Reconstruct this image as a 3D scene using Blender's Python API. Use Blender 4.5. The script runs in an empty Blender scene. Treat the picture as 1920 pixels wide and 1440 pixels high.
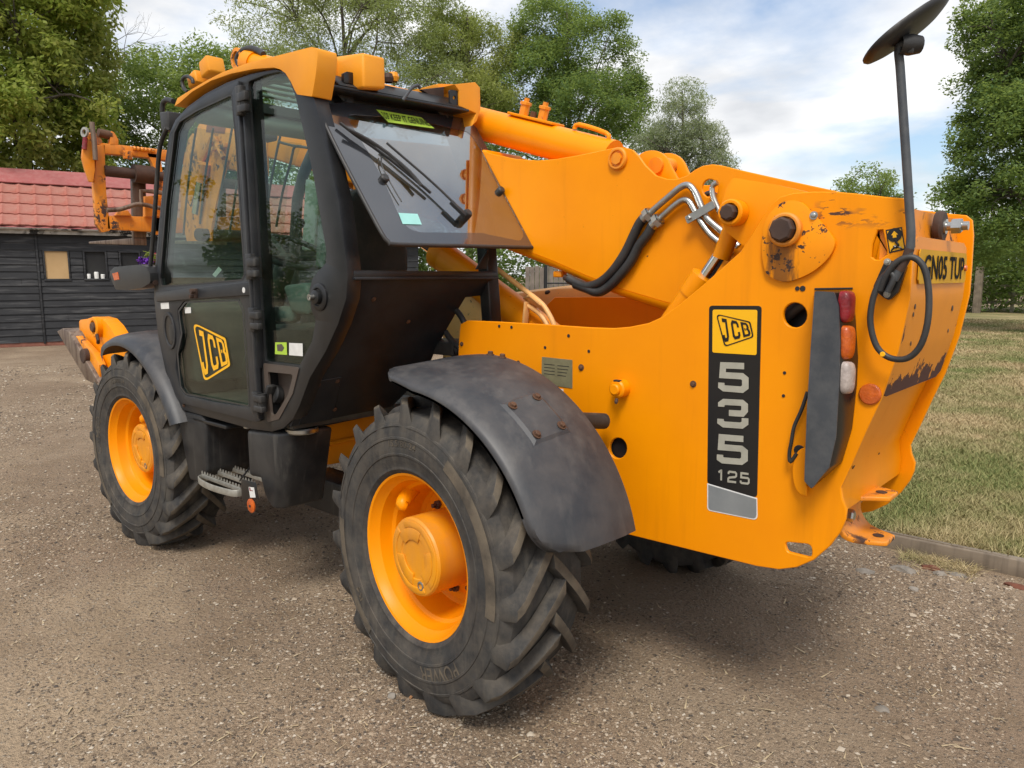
import bpy, bmesh, math, random
import numpy as np
from mathutils import Matrix, Vector
from mathutils.geometry import delaunay_2d_cdt
random.seed(7); RNG = np.random.default_rng(11)
R_ = math.radians
SC = bpy.context.scene
COL = SC.collection

# ------------------------------------------------------------------ camera
FPX = 1400.0                                   # focal length for a 1920 px wide picture
CAM = np.array([-2.15035, 2.94204, 1.70617]); YAW, PITCH = R_(-48.14552), R_(8.21464)
_d = np.array([math.cos(YAW)*math.cos(PITCH), math.sin(YAW)*math.cos(PITCH), -math.sin(PITCH)])
_r = np.cross(_d, [0, 0, 1]); _r /= np.linalg.norm(_r); _u = np.cross(_r, _d)
cd = bpy.data.cameras.new('camera'); cam = bpy.data.objects.new('camera', cd); COL.objects.link(cam)
cd.sensor_fit = 'HORIZONTAL'; cd.sensor_width = 36; cd.lens = FPX/1920*36
cd.clip_start = .05; cd.clip_end = 3000
cam.matrix_world = Matrix(((_r[0], _u[0], -_d[0], CAM[0]), (_r[1], _u[1], -_d[1], CAM[1]), (_r[2], _u[2], -_d[2], CAM[2]), (0, 0, 0, 1)))
SC.camera = cam

# ------------------------------------------------------------------ sky and sun
SUN_EL, SUN_AZ = R_(54), R_(122)                # azimuth of the sun, from +X towards +Y
SKY_NISHITA, CLOUD_LOW, CLOUD_HIGH, SUN_W = .095, .40, .61, 1.5
EXPOSURE = .95
W = bpy.data.worlds.new('World'); SC.world = W; W.use_nodes = True
def build_world():
    nt = W.node_tree; N = nt.nodes; L = nt.links; N.clear()
    out = N.new('ShaderNodeOutputWorld'); mix = N.new('ShaderNodeMixShader')
    b1 = N.new('ShaderNodeBackground'); b2 = N.new('ShaderNodeBackground')
    sky = N.new('ShaderNodeTexSky'); sky.sky_type = 'NISHITA'; sky.sun_disc = False
    sky.sun_elevation = SUN_EL; sky.sun_rotation = math.pi/2-SUN_AZ; sky.dust_density = 2.0
    L.new(sky.outputs[0], b1.inputs[0]); b1.inputs[1].default_value = SKY_NISHITA
    tc = N.new('ShaderNodeTexCoord'); sp = N.new('ShaderNodeSeparateXYZ'); L.new(tc.outputs['Generated'], sp.inputs[0])
    ad = N.new('ShaderNodeMath'); ad.operation = 'ADD'; ad.inputs[1].default_value = .22; L.new(sp.outputs[2], ad.inputs[0])
    mx = N.new('ShaderNodeMath'); mx.operation = 'MAXIMUM'; mx.inputs[1].default_value = .06; L.new(ad.outputs[0], mx.inputs[0])
    dx = N.new('ShaderNodeMath'); dx.operation = 'DIVIDE'; L.new(sp.outputs[0], dx.inputs[0]); L.new(mx.outputs[0], dx.inputs[1])
    dy = N.new('ShaderNodeMath'); dy.operation = 'DIVIDE'; L.new(sp.outputs[1], dy.inputs[0]); L.new(mx.outputs[0], dy.inputs[1])
    cb = N.new('ShaderNodeCombineXYZ'); L.new(dx.outputs[0], cb.inputs[0]); L.new(dy.outputs[0], cb.inputs[1])
    n1 = N.new('ShaderNodeTexNoise'); n1.inputs['Scale'].default_value = 1.15; n1.inputs['Detail'].default_value = 7; n1.inputs['Roughness'].default_value = .55
    n1.inputs['Distortion'].default_value = .25
    L.new(cb.outputs[0], n1.inputs['Vector'])
    r1 = N.new('ShaderNodeValToRGB'); r1.color_ramp.elements[0].position = .37; r1.color_ramp.elements[1].position = .545
    L.new(n1.outputs[0], r1.inputs[0])
    n2 = N.new('ShaderNodeTexNoise'); n2.inputs['Scale'].default_value = 2.3; n2.inputs['Detail'].default_value = 6
    mp = N.new('ShaderNodeMapping'); mp.inputs['Location'].default_value = (3.1, 1.7, 0); L.new(cb.outputs[0], mp.inputs[0]); L.new(mp.outputs[0], n2.inputs['Vector'])
    r2 = N.new('ShaderNodeValToRGB'); e = r2.color_ramp.elements
    e[0].position = .32; e[0].color = (CLOUD_LOW*.98, CLOUD_LOW*1.01, CLOUD_LOW*1.06, 1)
    e[1].position = .62; e[1].color = (CLOUD_HIGH, CLOUD_HIGH, CLOUD_HIGH, 1)
    L.new(n2.outputs[0], r2.inputs[0]); L.new(r2.outputs[0], b2.inputs[0])
    L.new(r1.outputs[0], mix.inputs[0]); L.new(b1.outputs[0], mix.inputs[1]); L.new(b2.outputs[0], mix.inputs[2])
    L.new(mix.outputs[0], out.inputs[0])
build_world()
sd = bpy.data.lights.new('sun', 'SUN'); sun = bpy.data.objects.new('sun', sd); COL.objects.link(sun)
sd.energy = SUN_W; sd.angle = R_(18); sd.color = (1, .95, .87)
sun.rotation_euler = Vector((math.cos(SUN_AZ)*math.cos(SUN_EL), math.sin(SUN_AZ)*math.cos(SUN_EL), math.sin(SUN_EL))).to_track_quat('Z', 'Y').to_euler()
SC.view_settings.view_transform = 'Standard'; SC.view_settings.look = 'None'
SC.view_settings.exposure = EXPOSURE; SC.view_settings.gamma = 1; SC.view_settings.use_curve_mapping = False

# ------------------------------------------------------------------ measuring: a pixel of the survey picture to a point of the place
def ray(uv): return _r*(uv[0]-960)/FPX - _u*(uv[1]-720)/FPX + _d
def _on(ax, uv, v):
    q = ray(uv); return CAM + q*((v-CAM[ax])/q[ax])
def PX(uv, x): return _on(0, uv, x)
def PY(uv, y): return _on(1, uv, y)
def PZ(uv, z=0.): return _on(2, uv, z)
def PP(uv, O, N): q = ray(uv); return CAM + q*(np.dot(np.asarray(O)-CAM, N)/np.dot(q, N))
def PD(uv, d): q = ray(uv); return CAM + q*(d/np.linalg.norm(q[:2]))
def PYl(l, y): return [tuple(PY(q[:2], y)[[0, 2]])+tuple(q[2:]) for q in l]   # -> (x, z[, corner radius])

# ------------------------------------------------------------------ materials
def nd(nt, t, **k):
    n = nt.nodes.new('ShaderNode'+t)
    for a, b in k.items():
        if a in n.inputs: n.inputs[a].default_value = b
        else: setattr(n, a, b)
    return n
def new_mat(name):
    m = bpy.data.materials.new(name); m.use_nodes = True
    return m, m.node_tree, m.node_tree.nodes['Principled BSDF']
def c4(c): return (c[0], c[1], c[2], 1)
def noise(nt, scale, detail=5, rough=.55, stretch=None, coord='Object'):
    tc = nd(nt, 'TexCoord'); n = nd(nt, 'TexNoise', Scale=scale, Detail=detail, Roughness=rough)
    if stretch:
        mp = nd(nt, 'Mapping'); mp.inputs['Scale'].default_value = stretch
        nt.links.new(tc.outputs[coord], mp.inputs[0]); nt.links.new(mp.outputs[0], n.inputs['Vector'])
    else: nt.links.new(tc.outputs[coord], n.inputs['Vector'])
    return n
def ramp(nt, src, p0, p1, c0=(0, 0, 0), c1=(1, 1, 1)):
    r = nd(nt, 'ValToRGB'); e = r.color_ramp.elements
    e[0].position = p0; e[1].position = p1; e[0].color = c4(c0); e[1].color = c4(c1)
    nt.links.new(src, r.inputs[0]); return r
def mixc(nt, fac, a, b):
    m = nd(nt, 'MixRGB')
    if isinstance(fac, float): m.inputs[0].default_value = fac
    else: nt.links.new(fac, m.inputs[0])
    for i, v in ((1, a), (2, b)):
        if isinstance(v, tuple): m.inputs[i].default_value = c4(v)
        else: nt.links.new(v, m.inputs[i])
    return m.outputs[0]
def math_(nt, op, a, b):
    m = nd(nt, 'Math', operation=op)
    for i, v in ((0, a), (1, b)):
        if isinstance(v, (int, float)): m.inputs[i].default_value = v
        else: nt.links.new(v, m.inputs[i])
    return m.outputs[0]
def paint(name, c1, c2=None, scale=3., rough=.4, metal=0., var=(.35, .65), chips=None, dust=None, streak=None, bump=0., bscale=60., spec=.5, rvar=.12, coat=0., region=None):
    """a painted or worn surface: two tones, optional chips (colour, threshold, scale), settled dust (colour, amount), streaks"""
    m, nt, b = new_mat(name); L = nt.links
    c2 = c2 or tuple(x*.85 for x in c1)
    n = noise(nt, scale); col = mixc(nt, ramp(nt, n.outputs[0], *var).outputs[0], c1, c2)
    rg = math_(nt, 'ADD', math_(nt, 'MULTIPLY', n.outputs[0], rvar*2), rough-rvar)
    if streak:
        s = noise(nt, streak[1], 4, .6, streak[4] if len(streak) > 4 else (8, 8, .5)); f = ramp(nt, s.outputs[0], streak[2], streak[2]+.18)
        col = mixc(nt, math_(nt, 'MULTIPLY', f.outputs[0], streak[3]), col, streak[0])
    if dust:
        g = nd(nt, 'NewGeometry'); sx = nd(nt, 'SeparateXYZ'); L.new(g.outputs['Normal'], sx.inputs[0])
        dn = noise(nt, dust[2] if len(dust) > 2 else 9, 7, .65)
        up = math_(nt, 'ADD', math_(nt, 'MULTIPLY', sx.outputs[2], .35), .55)
        f = math_(nt, 'MULTIPLY', math_(nt, 'MULTIPLY', ramp(nt, dn.outputs[0], .38, .68).outputs[0], up), dust[1])
        col = mixc(nt, f, col, dust[0]); rg = math_(nt, 'ADD', rg, math_(nt, 'MULTIPLY', f, .3))
    if chips:
        k = noise(nt, chips[2], 9, .68, chips[3] if len(chips) > 3 else None)
        f = ramp(nt, k.outputs[0], chips[1], chips[1]+.015)
        k2 = noise(nt, chips[2]*.22, 3); f2 = ramp(nt, k2.outputs[0], .48, .56)
        ff = math_(nt, 'MULTIPLY', f.outputs[0], f2.outputs[0])
        if region:
            tc = nd(nt, 'TexCoord'); sx = nd(nt, 'SeparateXYZ'); L.new(tc.outputs['Object'], sx.inputs[0])
            for ax, at, wd in region: ff = math_(nt, 'MULTIPLY', ff, ramp(nt, math_(nt, 'ADD', math_(nt, 'MULTIPLY', math_(nt, 'SUBTRACT', sx.outputs[ax], at), 1/wd), .5), .3, .7).outputs[0])
        col = mixc(nt, ff, col, chips[0]); rg = math_(nt, 'ADD', rg, math_(nt, 'MULTIPLY', ff, .35))
    L.new(col, b.inputs['Base Color']); L.new(rg, b.inputs['Roughness'])
    b.inputs['Metallic'].default_value = metal; b.inputs['Specular IOR Level'].default_value = spec
    if coat: b.inputs['Coat Weight'].default_value = coat; b.inputs['Coat Roughness'].default_value = .15
    if bump:
        bn = noise(nt, bscale, 4); bp = nd(nt, 'Bump', Strength=bump, Distance=.004)
        L.new(bn.outputs[0], bp.inputs['Height']); L.new(bp.outputs[0], b.inputs['Normal'])
    return m
def glass(name, tint=(.66, .76, .70), rough=.015, dirt=.05, ior=1.62):
    m, nt, b = new_mat(name); L = nt.links; nt.nodes.remove(b)
    out = nt.nodes['Material Output']
    tr = nd(nt, 'BsdfTransparent'); tr.inputs[0].default_value = c4(tint)
    gl = nd(nt, 'BsdfGlossy', Roughness=rough)
    # Schlick reflectance that is the same from both faces of the thin pane
    g = nd(nt, 'NewGeometry'); vm = nd(nt, 'VectorMath', operation='DOT_PRODUCT'); L.new(g.outputs['Normal'], vm.inputs[0]); L.new(g.outputs['Incoming'], vm.inputs[1])
    cs = math_(nt, 'SUBTRACT', 1., math_(nt, 'ABSOLUTE', vm.outputs['Value'], 0.)); p5 = math_(nt, 'POWER', cs, 5.); f0 = ((ior-1)/(ior+1))**2
    fr = math_(nt, 'ADD', math_(nt, 'MULTIPLY', p5, 1-f0), f0)
    mx = nd(nt, 'MixShader'); L.new(fr, mx.inputs[0]); L.new(tr.outputs[0], mx.inputs[1]); L.new(gl.outputs[0], mx.inputs[2])
    df = nd(nt, 'BsdfDiffuse'); df.inputs[0].default_value = (.42, .41, .38, 1)
    dn = noise(nt, 7, 6, .6); f = math_(nt, 'MULTIPLY', ramp(nt, dn.outputs[0], .4, .8).outputs[0], dirt)
    m2 = nd(nt, 'MixShader'); L.new(f, m2.inputs[0]); L.new(mx.outputs[0], m2.inputs[1]); L.new(df.outputs[0], m2.inputs[2])
    L.new(m2.outputs[0], out.inputs[0]); return m
YEL, YEL2 = (.88, .295, .0005), (.82, .26, .0005)
RUST = (.10, .045, .02)
DUST = (.24, .20, .15)
M = {}
M['yellow'] = paint('yellow_paint', YEL, YEL2, 2.2, .38, chips=((.12, .05, .02), .68, 26), streak=((.62, .19, .004), 1.3, .58, .3), bump=.03, bscale=25, spec=.22)
M['yellow_worn'] = paint('worn_yellow_paint', YEL, (.74, .24, .004), 3.1, .45, chips=((.07, .035, .025), .545, 17), streak=((.45, .15, .02), 2, .52, .5), dust=(DUST, .25), bump=.06, bscale=40)
M['yellow_chipped'] = paint('chipped_yellow_paint', (.78, .27, .008), (.68, .21, .012), 4, .5, chips=((.06, .035, .03), .515, 15), streak=((.40, .14, .02), 2.4, .54, .45), dust=(DUST, .35), bump=.1, bscale=40)
M['yellow_scuffed'] = paint('scuffed_yellow_paint', YEL, YEL2, 2.2, .40, chips=((.09, .045, .03), .53, 20, (.6, 1, 2.2)), region=((2, 1.87, .10), (0, -1.22, -.12)), streak=((.62, .19, .004), 1.6, .55, .35), bump=.03, bscale=25, spec=.22)
M['orange'] = paint('faded_orange_plastic', (.80, .32, .016), (.74, .27, .012), 2.0, .5, spec=.3, dust=((.5, .27, .10), .25), bump=.02, bscale=120)
M['yellow_faded_lit'] = paint('faded_sunlit_yellow', (.84, .47, .17), (.80, .40, .10), 3, .5, chips=((.12, .07, .03), .64, 30), dust=((.45, .33, .2), .4))  # sun-faded yellow, with the sunlight on the bonnet put into its paler tone
M['hub'] = paint('hub_paint', (.77, .30, .003), (.70, .262, .008), 7, .42, streak=((.55, .22, .06), 2, .5, .3), dust=((.42, .24, .09), .3), bump=.05, bscale=40)
M['black'] = paint('black_cab_paint', (.010, .0105, .012), (.015, .0155, .017), 5, .36, spec=.4, dust=((.14, .13, .115), .10), bump=.03, bscale=90)
M['black_dirty'] = paint('grimy_black_panel', (.0085, .0115, .0155), (.012, .015, .019), 4, .42, spec=.22, dust=((.13, .145, .155), .40, 2.6), bump=.04, bscale=60)
M['frame_grey'] = paint('dark_grey_door_frame', (.016, .0175, .021), (.021, .023, .027), 5, .40, spec=.35, dust=((.2, .19, .17), .14), bump=.02, bscale=90)
M['fender'] = paint('grey_black_plastic', (.021, .0235, .029), (.034, .037, .043), 2.4, .44, streak=((.075, .073, .072), 1.6, .50, .6), dust=((.22, .19, .165), .24, 6), bump=.08, bscale=14, spec=.5)
M['plastic'] = paint('black_plastic', (.014, .0145, .016), (.021, .0215, .023), 4, .48, spec=.4, streak=((.10, .095, .085), 2.6, .56, .5), dust=((.2, .18, .15), .18, 8), bump=.05, bscale=110)
M['guard'] = paint('slate_grey_guard', (.036, .042, .051), (.050, .056, .064), 7, .55, dust=((.25, .24, .22), .25, 20), bump=.05, bscale=120)
M['rubber'] = paint('tyre_rubber', (.026, .026, .0275), (.050, .049, .047), 9, .78, dust=((.18, .15, .115), .60, 11), streak=((.085, .078, .066), 3, .5, .55), bump=.35, bscale=70, spec=.25)
M['lug'] = paint('worn_tread_rubber', (.055, .048, .040), (.12, .10, .075), 11, .85, dust=((.20, .16, .115), .7, 14), bump=.3, bscale=50, spec=.2)
M['hose'] = paint('hose_rubber', (.016, .016, .017), (.026, .026, .027), 12, .5, dust=((.2, .18, .15), .15))
M['steel'] = paint('bare_steel', (.50, .50, .48), (.38, .38, .36), 15, .34, 1.0)
M['chrome'] = paint('chrome_rod', (.78, .79, .80), (.70, .71, .72), 15, .12, 1.0, rvar=.04)
M['galv'] = paint('galvanised_step', (.46, .46, .42), (.34, .33, .29), 30, .5, .6, dust=(DUST, .5, 20))
M['rust'] = paint('rusty_steel', (.085, .045, .028), (.13, .065, .035), 14, .75, .2, bump=.2, bscale=60)
M['rust_dark'] = paint('dark_rusty_steel', (.050, .030, .024), (.085, .05, .036), 12, .7, .3, bump=.15, bscale=50)
M['worn_steel'] = paint('scraped_brown_steel', (.15, .105, .08), (.24, .185, .14), 6, .55, .4, streak=((.07, .038, .025), 3, .46, .85), bump=.1, bscale=40)
M['glass'] = glass('green_cab_glass', (.76, .86, .81), .012, .012, 1.45)
M['glass_rear'] = glass('rear_pane_glass', (.44, .53, .56), .02, .05, 4.4)
M['frit'] = paint('dark_glass_border', (.020, .022, .026), (.026, .028, .032), 5, .06, rvar=.02, spec=1., coat=1.)
M['pale'] = paint('pale_green_lining', (.30, .35, .31), (.25, .30, .26), 4, .7)
M['interior'] = paint('dark_cab_trim', (.030, .032, .032), (.045, .047, .046), 6, .65, dust=(DUST, .3))
M['seat'] = paint('grey_seat_fabric', (.14, .16, .155), (.10, .115, .11), 20, .9)
M['red'] = paint('red_lamp_lens', (.27, .006, .016), (.14, .004, .008), 24, .22, rvar=.06, bump=.5, bscale=130, dust=((.3, .2, .17), .25, 22))
M['amber'] = paint('amber_lamp_lens', (.62, .12, .008), (.40, .06, .006), 26, .24, rvar=.06, bump=.5, bscale=130, dust=((.4, .25, .12), .2, 22))
M['white_lens'] = paint('white_lamp_lens', (.46, .40, .37), (.34, .29, .27), 60, .3, rvar=.04, bump=.5, bscale=150, dust=((.36, .28, .2), .3, 22))
M['decal_black'] = paint('black_decal', (.008, .008, .009), (.011, .011, .012), 3, .3, rvar=.03)
M['ink'] = paint('matt_black_ink', (.010, .010, .010), (.014, .013, .012), 30, .85, rvar=.03, spec=.1)
M['decal_silver'] = paint('silver_decal', (.46, .45, .38), (.38, .37, .31), 16, .4, .25)
M['decal_grey'] = paint('grey_reflector', (.30, .32, .33), (.24, .26, .27), 9, .35, .3)
M['decal_yellow'] = paint('yellow_decal', (.88, .46, .004), (.84, .42, .004), 3, .35)
M['plate_yellow'] = paint('number_plate_yellow', (.62, .33, .006), (.52, .27, .01), 5, .6, spec=.15, dust=((.4, .25, .1), .3))
M['brass'] = paint('data_plate', (.34, .32, .19), (.26, .24, .14), 18, .4, .5)
M['white'] = paint('white_sticker', (.72, .72, .70), (.62, .62, .60), 20, .5)
M['cyan'] = paint('pale_blue_sticker', (.32, .66, .62), (.28, .60, .56), 10, .45)
M['lime'] = paint('lime_sticker', (.42, .62, .06), (.38, .56, .06), 10, .45)
M['brown_panel'] = paint('brown_filler_panel', (.075, .055, .045), (.055, .042, .036), 9, .55, dust=(DUST, .3))
M['red_brown'] = paint('red_brown_decal', (.24, .055, .02), (.18, .04, .018), 8, .5)
# ------------------------------------------------------------------ mesh helpers (every helper returns a mesh in place coordinates)
def smooth(me, ang=38):
    me.shade_smooth(); me.set_sharp_from_angle(angle=R_(ang)); return me
def mesh(verts, faces, sm=38, name='m'):
    me = bpy.data.meshes.new(name); me.from_pydata([tuple(map(float, v)) for v in verts], [], [tuple(f) for f in faces]); me.validate(); me.update()
    bm = bmesh.new(); bm.from_mesh(me); bmesh.ops.recalc_face_normals(bm, faces=bm.faces); bm.to_mesh(me); bm.free()
    if sm: smooth(me, sm)
    return me
def join(*ms, sm=38):
    bm = bmesh.new()
    for m in ms: bm.from_mesh(m)
    me = bpy.data.meshes.new('m'); bm.to_mesh(me); bm.free()
    if sm: smooth(me, sm)
    return me
def xf(me, mat):
    me = me.copy(); me.transform(mat); me.update(); return me
def basis(O, U, V):
    U = Vector(U).normalized(); V = Vector(V); V = (V-U*V.dot(U)).normalized(); N = U.cross(V)
    return Matrix(((U.x, V.x, N.x, O[0]), (U.y, V.y, N.y, O[1]), (U.z, V.z, N.z, O[2]), (0, 0, 0, 1)))
def rounded(pts, r=0., k=5):
    """polygon with rounded corners; a third value on a point is its own radius"""
    n = len(pts); out = []
    for i in range(n):
        p = np.array(pts[i][:2], float); a = np.array(pts[i-1][:2], float); b = np.array(pts[(i+1) % n][:2], float)
        rr = pts[i][2] if len(pts[i]) > 2 else r
        u = a-p; v = b-p; lu, lv = np.linalg.norm(u), np.linalg.norm(v)
        if rr <= 0 or lu < 1e-6 or lv < 1e-6: out.append(p); continue
        u /= lu; v /= lv; c = np.clip(np.dot(u, v), -1, 1); th = math.acos(c)
        if th > 3.0: out.append(p); continue
        t = min(rr/math.tan(th/2), lu*.45, lv*.45)
        for j in range(k+1):
            s = j/k; out.append((p+u*t)*(1-s)**2 + p*2*s*(1-s) + (p+v*t)*s*s)
    return [tuple(q) for q in out]
def csmooth(pts, k=4, closed=False):
    """Catmull-Rom through the points, any dimension"""
    P = [np.array(p, float) for p in pts]; n = len(P); out = []
    for i in range(n if closed else n-1):
        if closed: a, b, c, d = P[i-1], P[i], P[(i+1) % n], P[(i+2) % n]
        else: a, b, c, d = P[max(i-1, 0)], P[i], P[i+1], P[min(i+2, n-1)]
        for j in range(k):
            t = j/k; out.append(.5*((2*b)+(-a+c)*t+(2*a-5*b+4*c-d)*t*t+(-a+3*b-3*c+d)*t**3))
    if not closed: out.append(P[-1])
    return out
def sheet(pts, M4, th, holes=(), bev=.003, res=1):
    """flat plate with holes; pts in plane units, M4 maps plane to place, the face lies at 0 and the body behind it"""
    def clean(pl):
        out = []
        for p in pl:
            if not out or math.hypot(p[0]-out[-1][0], p[1]-out[-1][1]) > 4e-4: out.append((float(p[0]), float(p[1])))
        if math.hypot(out[0][0]-out[-1][0], out[0][1]-out[-1][1]) < 4e-4: out.pop()
        return out
    loops = [clean(pl) for pl in [pts]+list(holes)]
    V = []; E = []
    for lp in loops:
        b = len(V); V += [Vector(p) for p in lp]; E += [(b+i, b+(i+1) % len(lp)) for i in range(len(lp))]
    v2, e2, f2, _, _, _ = delaunay_2d_cdt(V, E, [], 0, 1e-7)
    def inside(x, y):
        c = False
        for lp in loops:
            for (x0, y0), (x1, y1) in zip(lp, lp[1:]+lp[:1]):
                if (y0 > y) != (y1 > y) and x < (x1-x0)*(y-y0)/(y1-y0)+x0: c = not c
        return c
    f2 = [f for f in f2 if inside(sum(v2[i].x for i in f)/3, sum(v2[i].y for i in f)/3)]
    used = sorted({i for f in f2 for i in f}); re_ = {i: k for k, i in enumerate(used)}; v2 = [v2[i] for i in used]; f2 = [[re_[i] for i in f] for f in f2]
    bm = bmesh.new(); A = [bm.verts.new((v.x, v.y, 0)) for v in v2]; B = [bm.verts.new((v.x, v.y, -th)) for v in v2]
    cnt = {}
    for f in f2:
        bm.faces.new([A[i] for i in f]); bm.faces.new([B[i] for i in reversed(f)])
        for i in range(len(f)): k = (f[i], f[(i+1) % len(f)]); cnt[k] = 1
    for (i, j) in list(cnt):
        if (j, i) not in cnt: bm.faces.new([A[j], A[i], B[i], B[j]])
    bmesh.ops.recalc_face_normals(bm, faces=bm.faces)
    if bev > 2e-4:
        ed = [e for e in bm.edges if len(e.link_faces) == 2 and e.calc_face_angle(0) > R_(60) and abs(e.verts[0].co.z-e.verts[1].co.z) < 1e-6]
        bmesh.ops.bevel(bm, geom=ed, offset=min(bev, th*.45), segments=2 if bev > .003 else 1, profile=.5, affect='EDGES', clamp_overlap=True)
    me = bpy.data.meshes.new('m'); bm.to_mesh(me); bm.free(); me.transform(M4)
    bm = bmesh.new(); bm.from_mesh(me); bmesh.ops.recalc_face_normals(bm, faces=bm.faces); bm.to_mesh(me); bm.free()
    return smooth(me, 30)
def side(pts, y, th, holes=(), bev=.004, toward=1):
    """plate standing in an x-z plane; outer face at y, body behind it (towards -y when toward=1)"""
    Mx = Matrix(((1, 0, 0, 0), (0, 0, 1 if toward > 0 else -1, y), (0, 1, 0, 0), (0, 0, 0, 1)))
    return sheet(pts, Mx, th, holes, bev)
def cross_plate(pts_yz, x, th, holes=(), bev=.004):
    """plate standing in a y-z plane, face at x looking towards -x"""
    Mx = Matrix(((0, 0, -1, x), (1, 0, 0, 0), (0, 1, 0, 0), (0, 0, 0, 1)))
    return sheet(pts_yz, Mx, th, holes, bev)
def frames(P):
    P = [np.array(p, float) for p in P]; T = []
    for i in range(len(P)):
        t = P[min(i+1, len(P)-1)]-P[max(i-1, 0)]; T.append(t/(np.linalg.norm(t)+1e-12))
    up = np.array([0, 0, 1.]) if abs(T[0][2]) < .9 else np.array([1., 0, 0])
    u = np.cross(T[0], up); u /= np.linalg.norm(u); out = []
    for t in T:
        u = u-t*np.dot(u, t); u /= np.linalg.norm(u); out.append((u, np.cross(t, u)))
    return P, out
def tube(P, r, n=10, k=0, cap=True, flat=None):
    """round bar along a path; r one value or one per point; k>0 smooths the path; flat=(a,b) makes a flat bar"""
    if k: 
        rr = r if np.isscalar(r) else None
        if rr is None: PR = csmooth([tuple(p)+(q,) for p, q in zip(P, r)], k); P = [p[:3] for p in PR]; r = [p[3] for p in PR]
        else: P = csmooth(P, k)
    P, F = frames(P); V = []; Fc = []
    rs = [r]*len(P) if np.isscalar(r) else list(r)
    for p, (u, v), q in zip(P, F, rs):
        for j in range(n):
            a = 2*math.pi*j/n; V.append(p+u*q*math.cos(a)+v*q*math.sin(a))
    m = len(P)
    for i in range(m-1):
        for j in range(n): Fc.append((i*n+j, i*n+(j+1) % n, (i+1)*n+(j+1) % n, (i+1)*n+j))
    if cap: Fc.append(tuple(range(n))[::-1]); Fc.append(tuple((m-1)*n+j for j in range(n)))
    return mesh(V, Fc, 50)
def bar(P, w, h, up=(0, 0, 1), bev=.004, k=0):
    """rectangular bar along a path, w sideways, h along up"""
    if k: P = csmooth(P, k)
    P, F = frames(P); V = []; Fc = []; up = np.array(up, float)
    for i, p in enumerate(P):
        t = P[min(i+1, len(P)-1)]-P[max(i-1, 0)]; t /= np.linalg.norm(t)
        s = np.cross(t, up); s /= np.linalg.norm(s); q = np.cross(s, t)
        for a, b in ((-1, -1), (1, -1), (1, 1), (-1, 1)): V.append(p+s*a*w/2+q*b*h/2)
    m = len(P)
    for i in range(m-1):
        for j in range(4): Fc.append((i*4+j, i*4+(j+1) % 4, (i+1)*4+(j+1) % 4, (i+1)*4+j))
    Fc += [(3, 2, 1, 0), tuple((m-1)*4+j for j in range(4))]
    me = mesh(V, Fc, 0)
    return bevel(me, bev) if bev else smooth(me)
def bevel(me, w, seg=2, ang=25):
    bm = bmesh.new(); bm.from_mesh(me)
    ed = [e for e in bm.edges if len(e.link_faces) == 2 and e.calc_face_angle(0) > R_(ang)]
    bmesh.ops.bevel(bm, geom=ed, offset=w, segments=seg, profile=.5, affect='EDGES', clamp_overlap=True)
    bm.to_mesh(me); bm.free(); return smooth(me, 45)
def box(c, s, bev=.006, rot=None):
    bm = bmesh.new(); bmesh.ops.create_cube(bm, size=1); me = bpy.data.meshes.new('m')
    Mx = Matrix.Diagonal((s[0], s[1], s[2], 1))
    bm.transform(Mx); bm.to_mesh(me); bm.free()
    if bev: bevel(me, bev)
    me.transform(Matrix.Translation(c) @ (rot.to_4x4() if rot else Matrix())); return me
def hull8(b, t, bev=.006, seg=2):
    """solid between two quads (lists of 4 points)"""
    me = mesh(list(b)+list(t), [(3, 2, 1, 0), (4, 5, 6, 7), (0, 1, 5, 4), (1, 2, 6, 5), (2, 3, 7, 6), (3, 0, 4, 7)], 0)
    return bevel(me, bev, seg) if bev else me
def prism(ring, vec, bev=.006, seg=2):
    """solid from a closed planar ring of 3-D points swept by vec"""
    n = len(ring); v = np.array(vec, float); A = [np.array(p, float) for p in ring]; B = [p+v for p in A]
    F = [tuple(range(n))[::-1], tuple(range(n, 2*n))]+[(i, (i+1) % n, n+(i+1) % n, n+i) for i in range(n)]
    me = mesh(A+B, F, 0); return bevel(me, bev, seg) if bev else smooth(me)
def loft(rings, cap=True, closed=True, sm=40):
    n = len(rings[0]); V = [p for r in rings for p in r]; F = []
    for i in range(len(rings)-1):
        for j in range(n if closed else n-1): F.append((i*n+j, i*n+(j+1) % n, (i+1)*n+(j+1) % n, (i+1)*n+j))
    if cap and closed: F += [tuple(range(n))[::-1], tuple((len(rings)-1)*n+j for j in range(n))]
    return mesh(V, F, sm)
def lathe(prof, O, axis, n=32, sm=30):
    """prof: (radius, distance along axis) from O"""
    a = Vector(axis).normalized(); u = a.orthogonal().normalized(); v = a.cross(u); O = Vector(O); V = []; F = []
    for r, h in prof:
        for j in range(n):
            t = 2*math.pi*j/n; V.append(O+a*h+(u*math.cos(t)+v*math.sin(t))*max(r, 1e-5))
    m = len(prof)
    for i in range(m-1):
        for j in range(n): F.append((i*n+j, i*n+(j+1) % n, (i+1)*n+(j+1) % n, (i+1)*n+j))
    return mesh(V, F, sm)
def disc(O, axis, r, h, n=24, bev=.004): return lathe([(0, h), (r-bev, h), (r, h-bev), (r, 0)], O, axis, n)
def bolt(O, axis, r=.012, h=.010): return join(lathe([(r*1.5, 0), (r*1.5, h*.3), (0, h*.3)], O, axis, 12), lathe([(r, h*.3), (r, h), (r*.8, h*1.15), (0, h*1.15)], O, axis, 6))
def quadmap(q):
    A, B, C_, D = [np.array(p, float) for p in q]          # bottom-left, bottom-right, top-right, top-left
    return lambda u, v: A*(1-u)*(1-v)+B*u*(1-v)+C_*u*v+D*(1-u)*v
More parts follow.
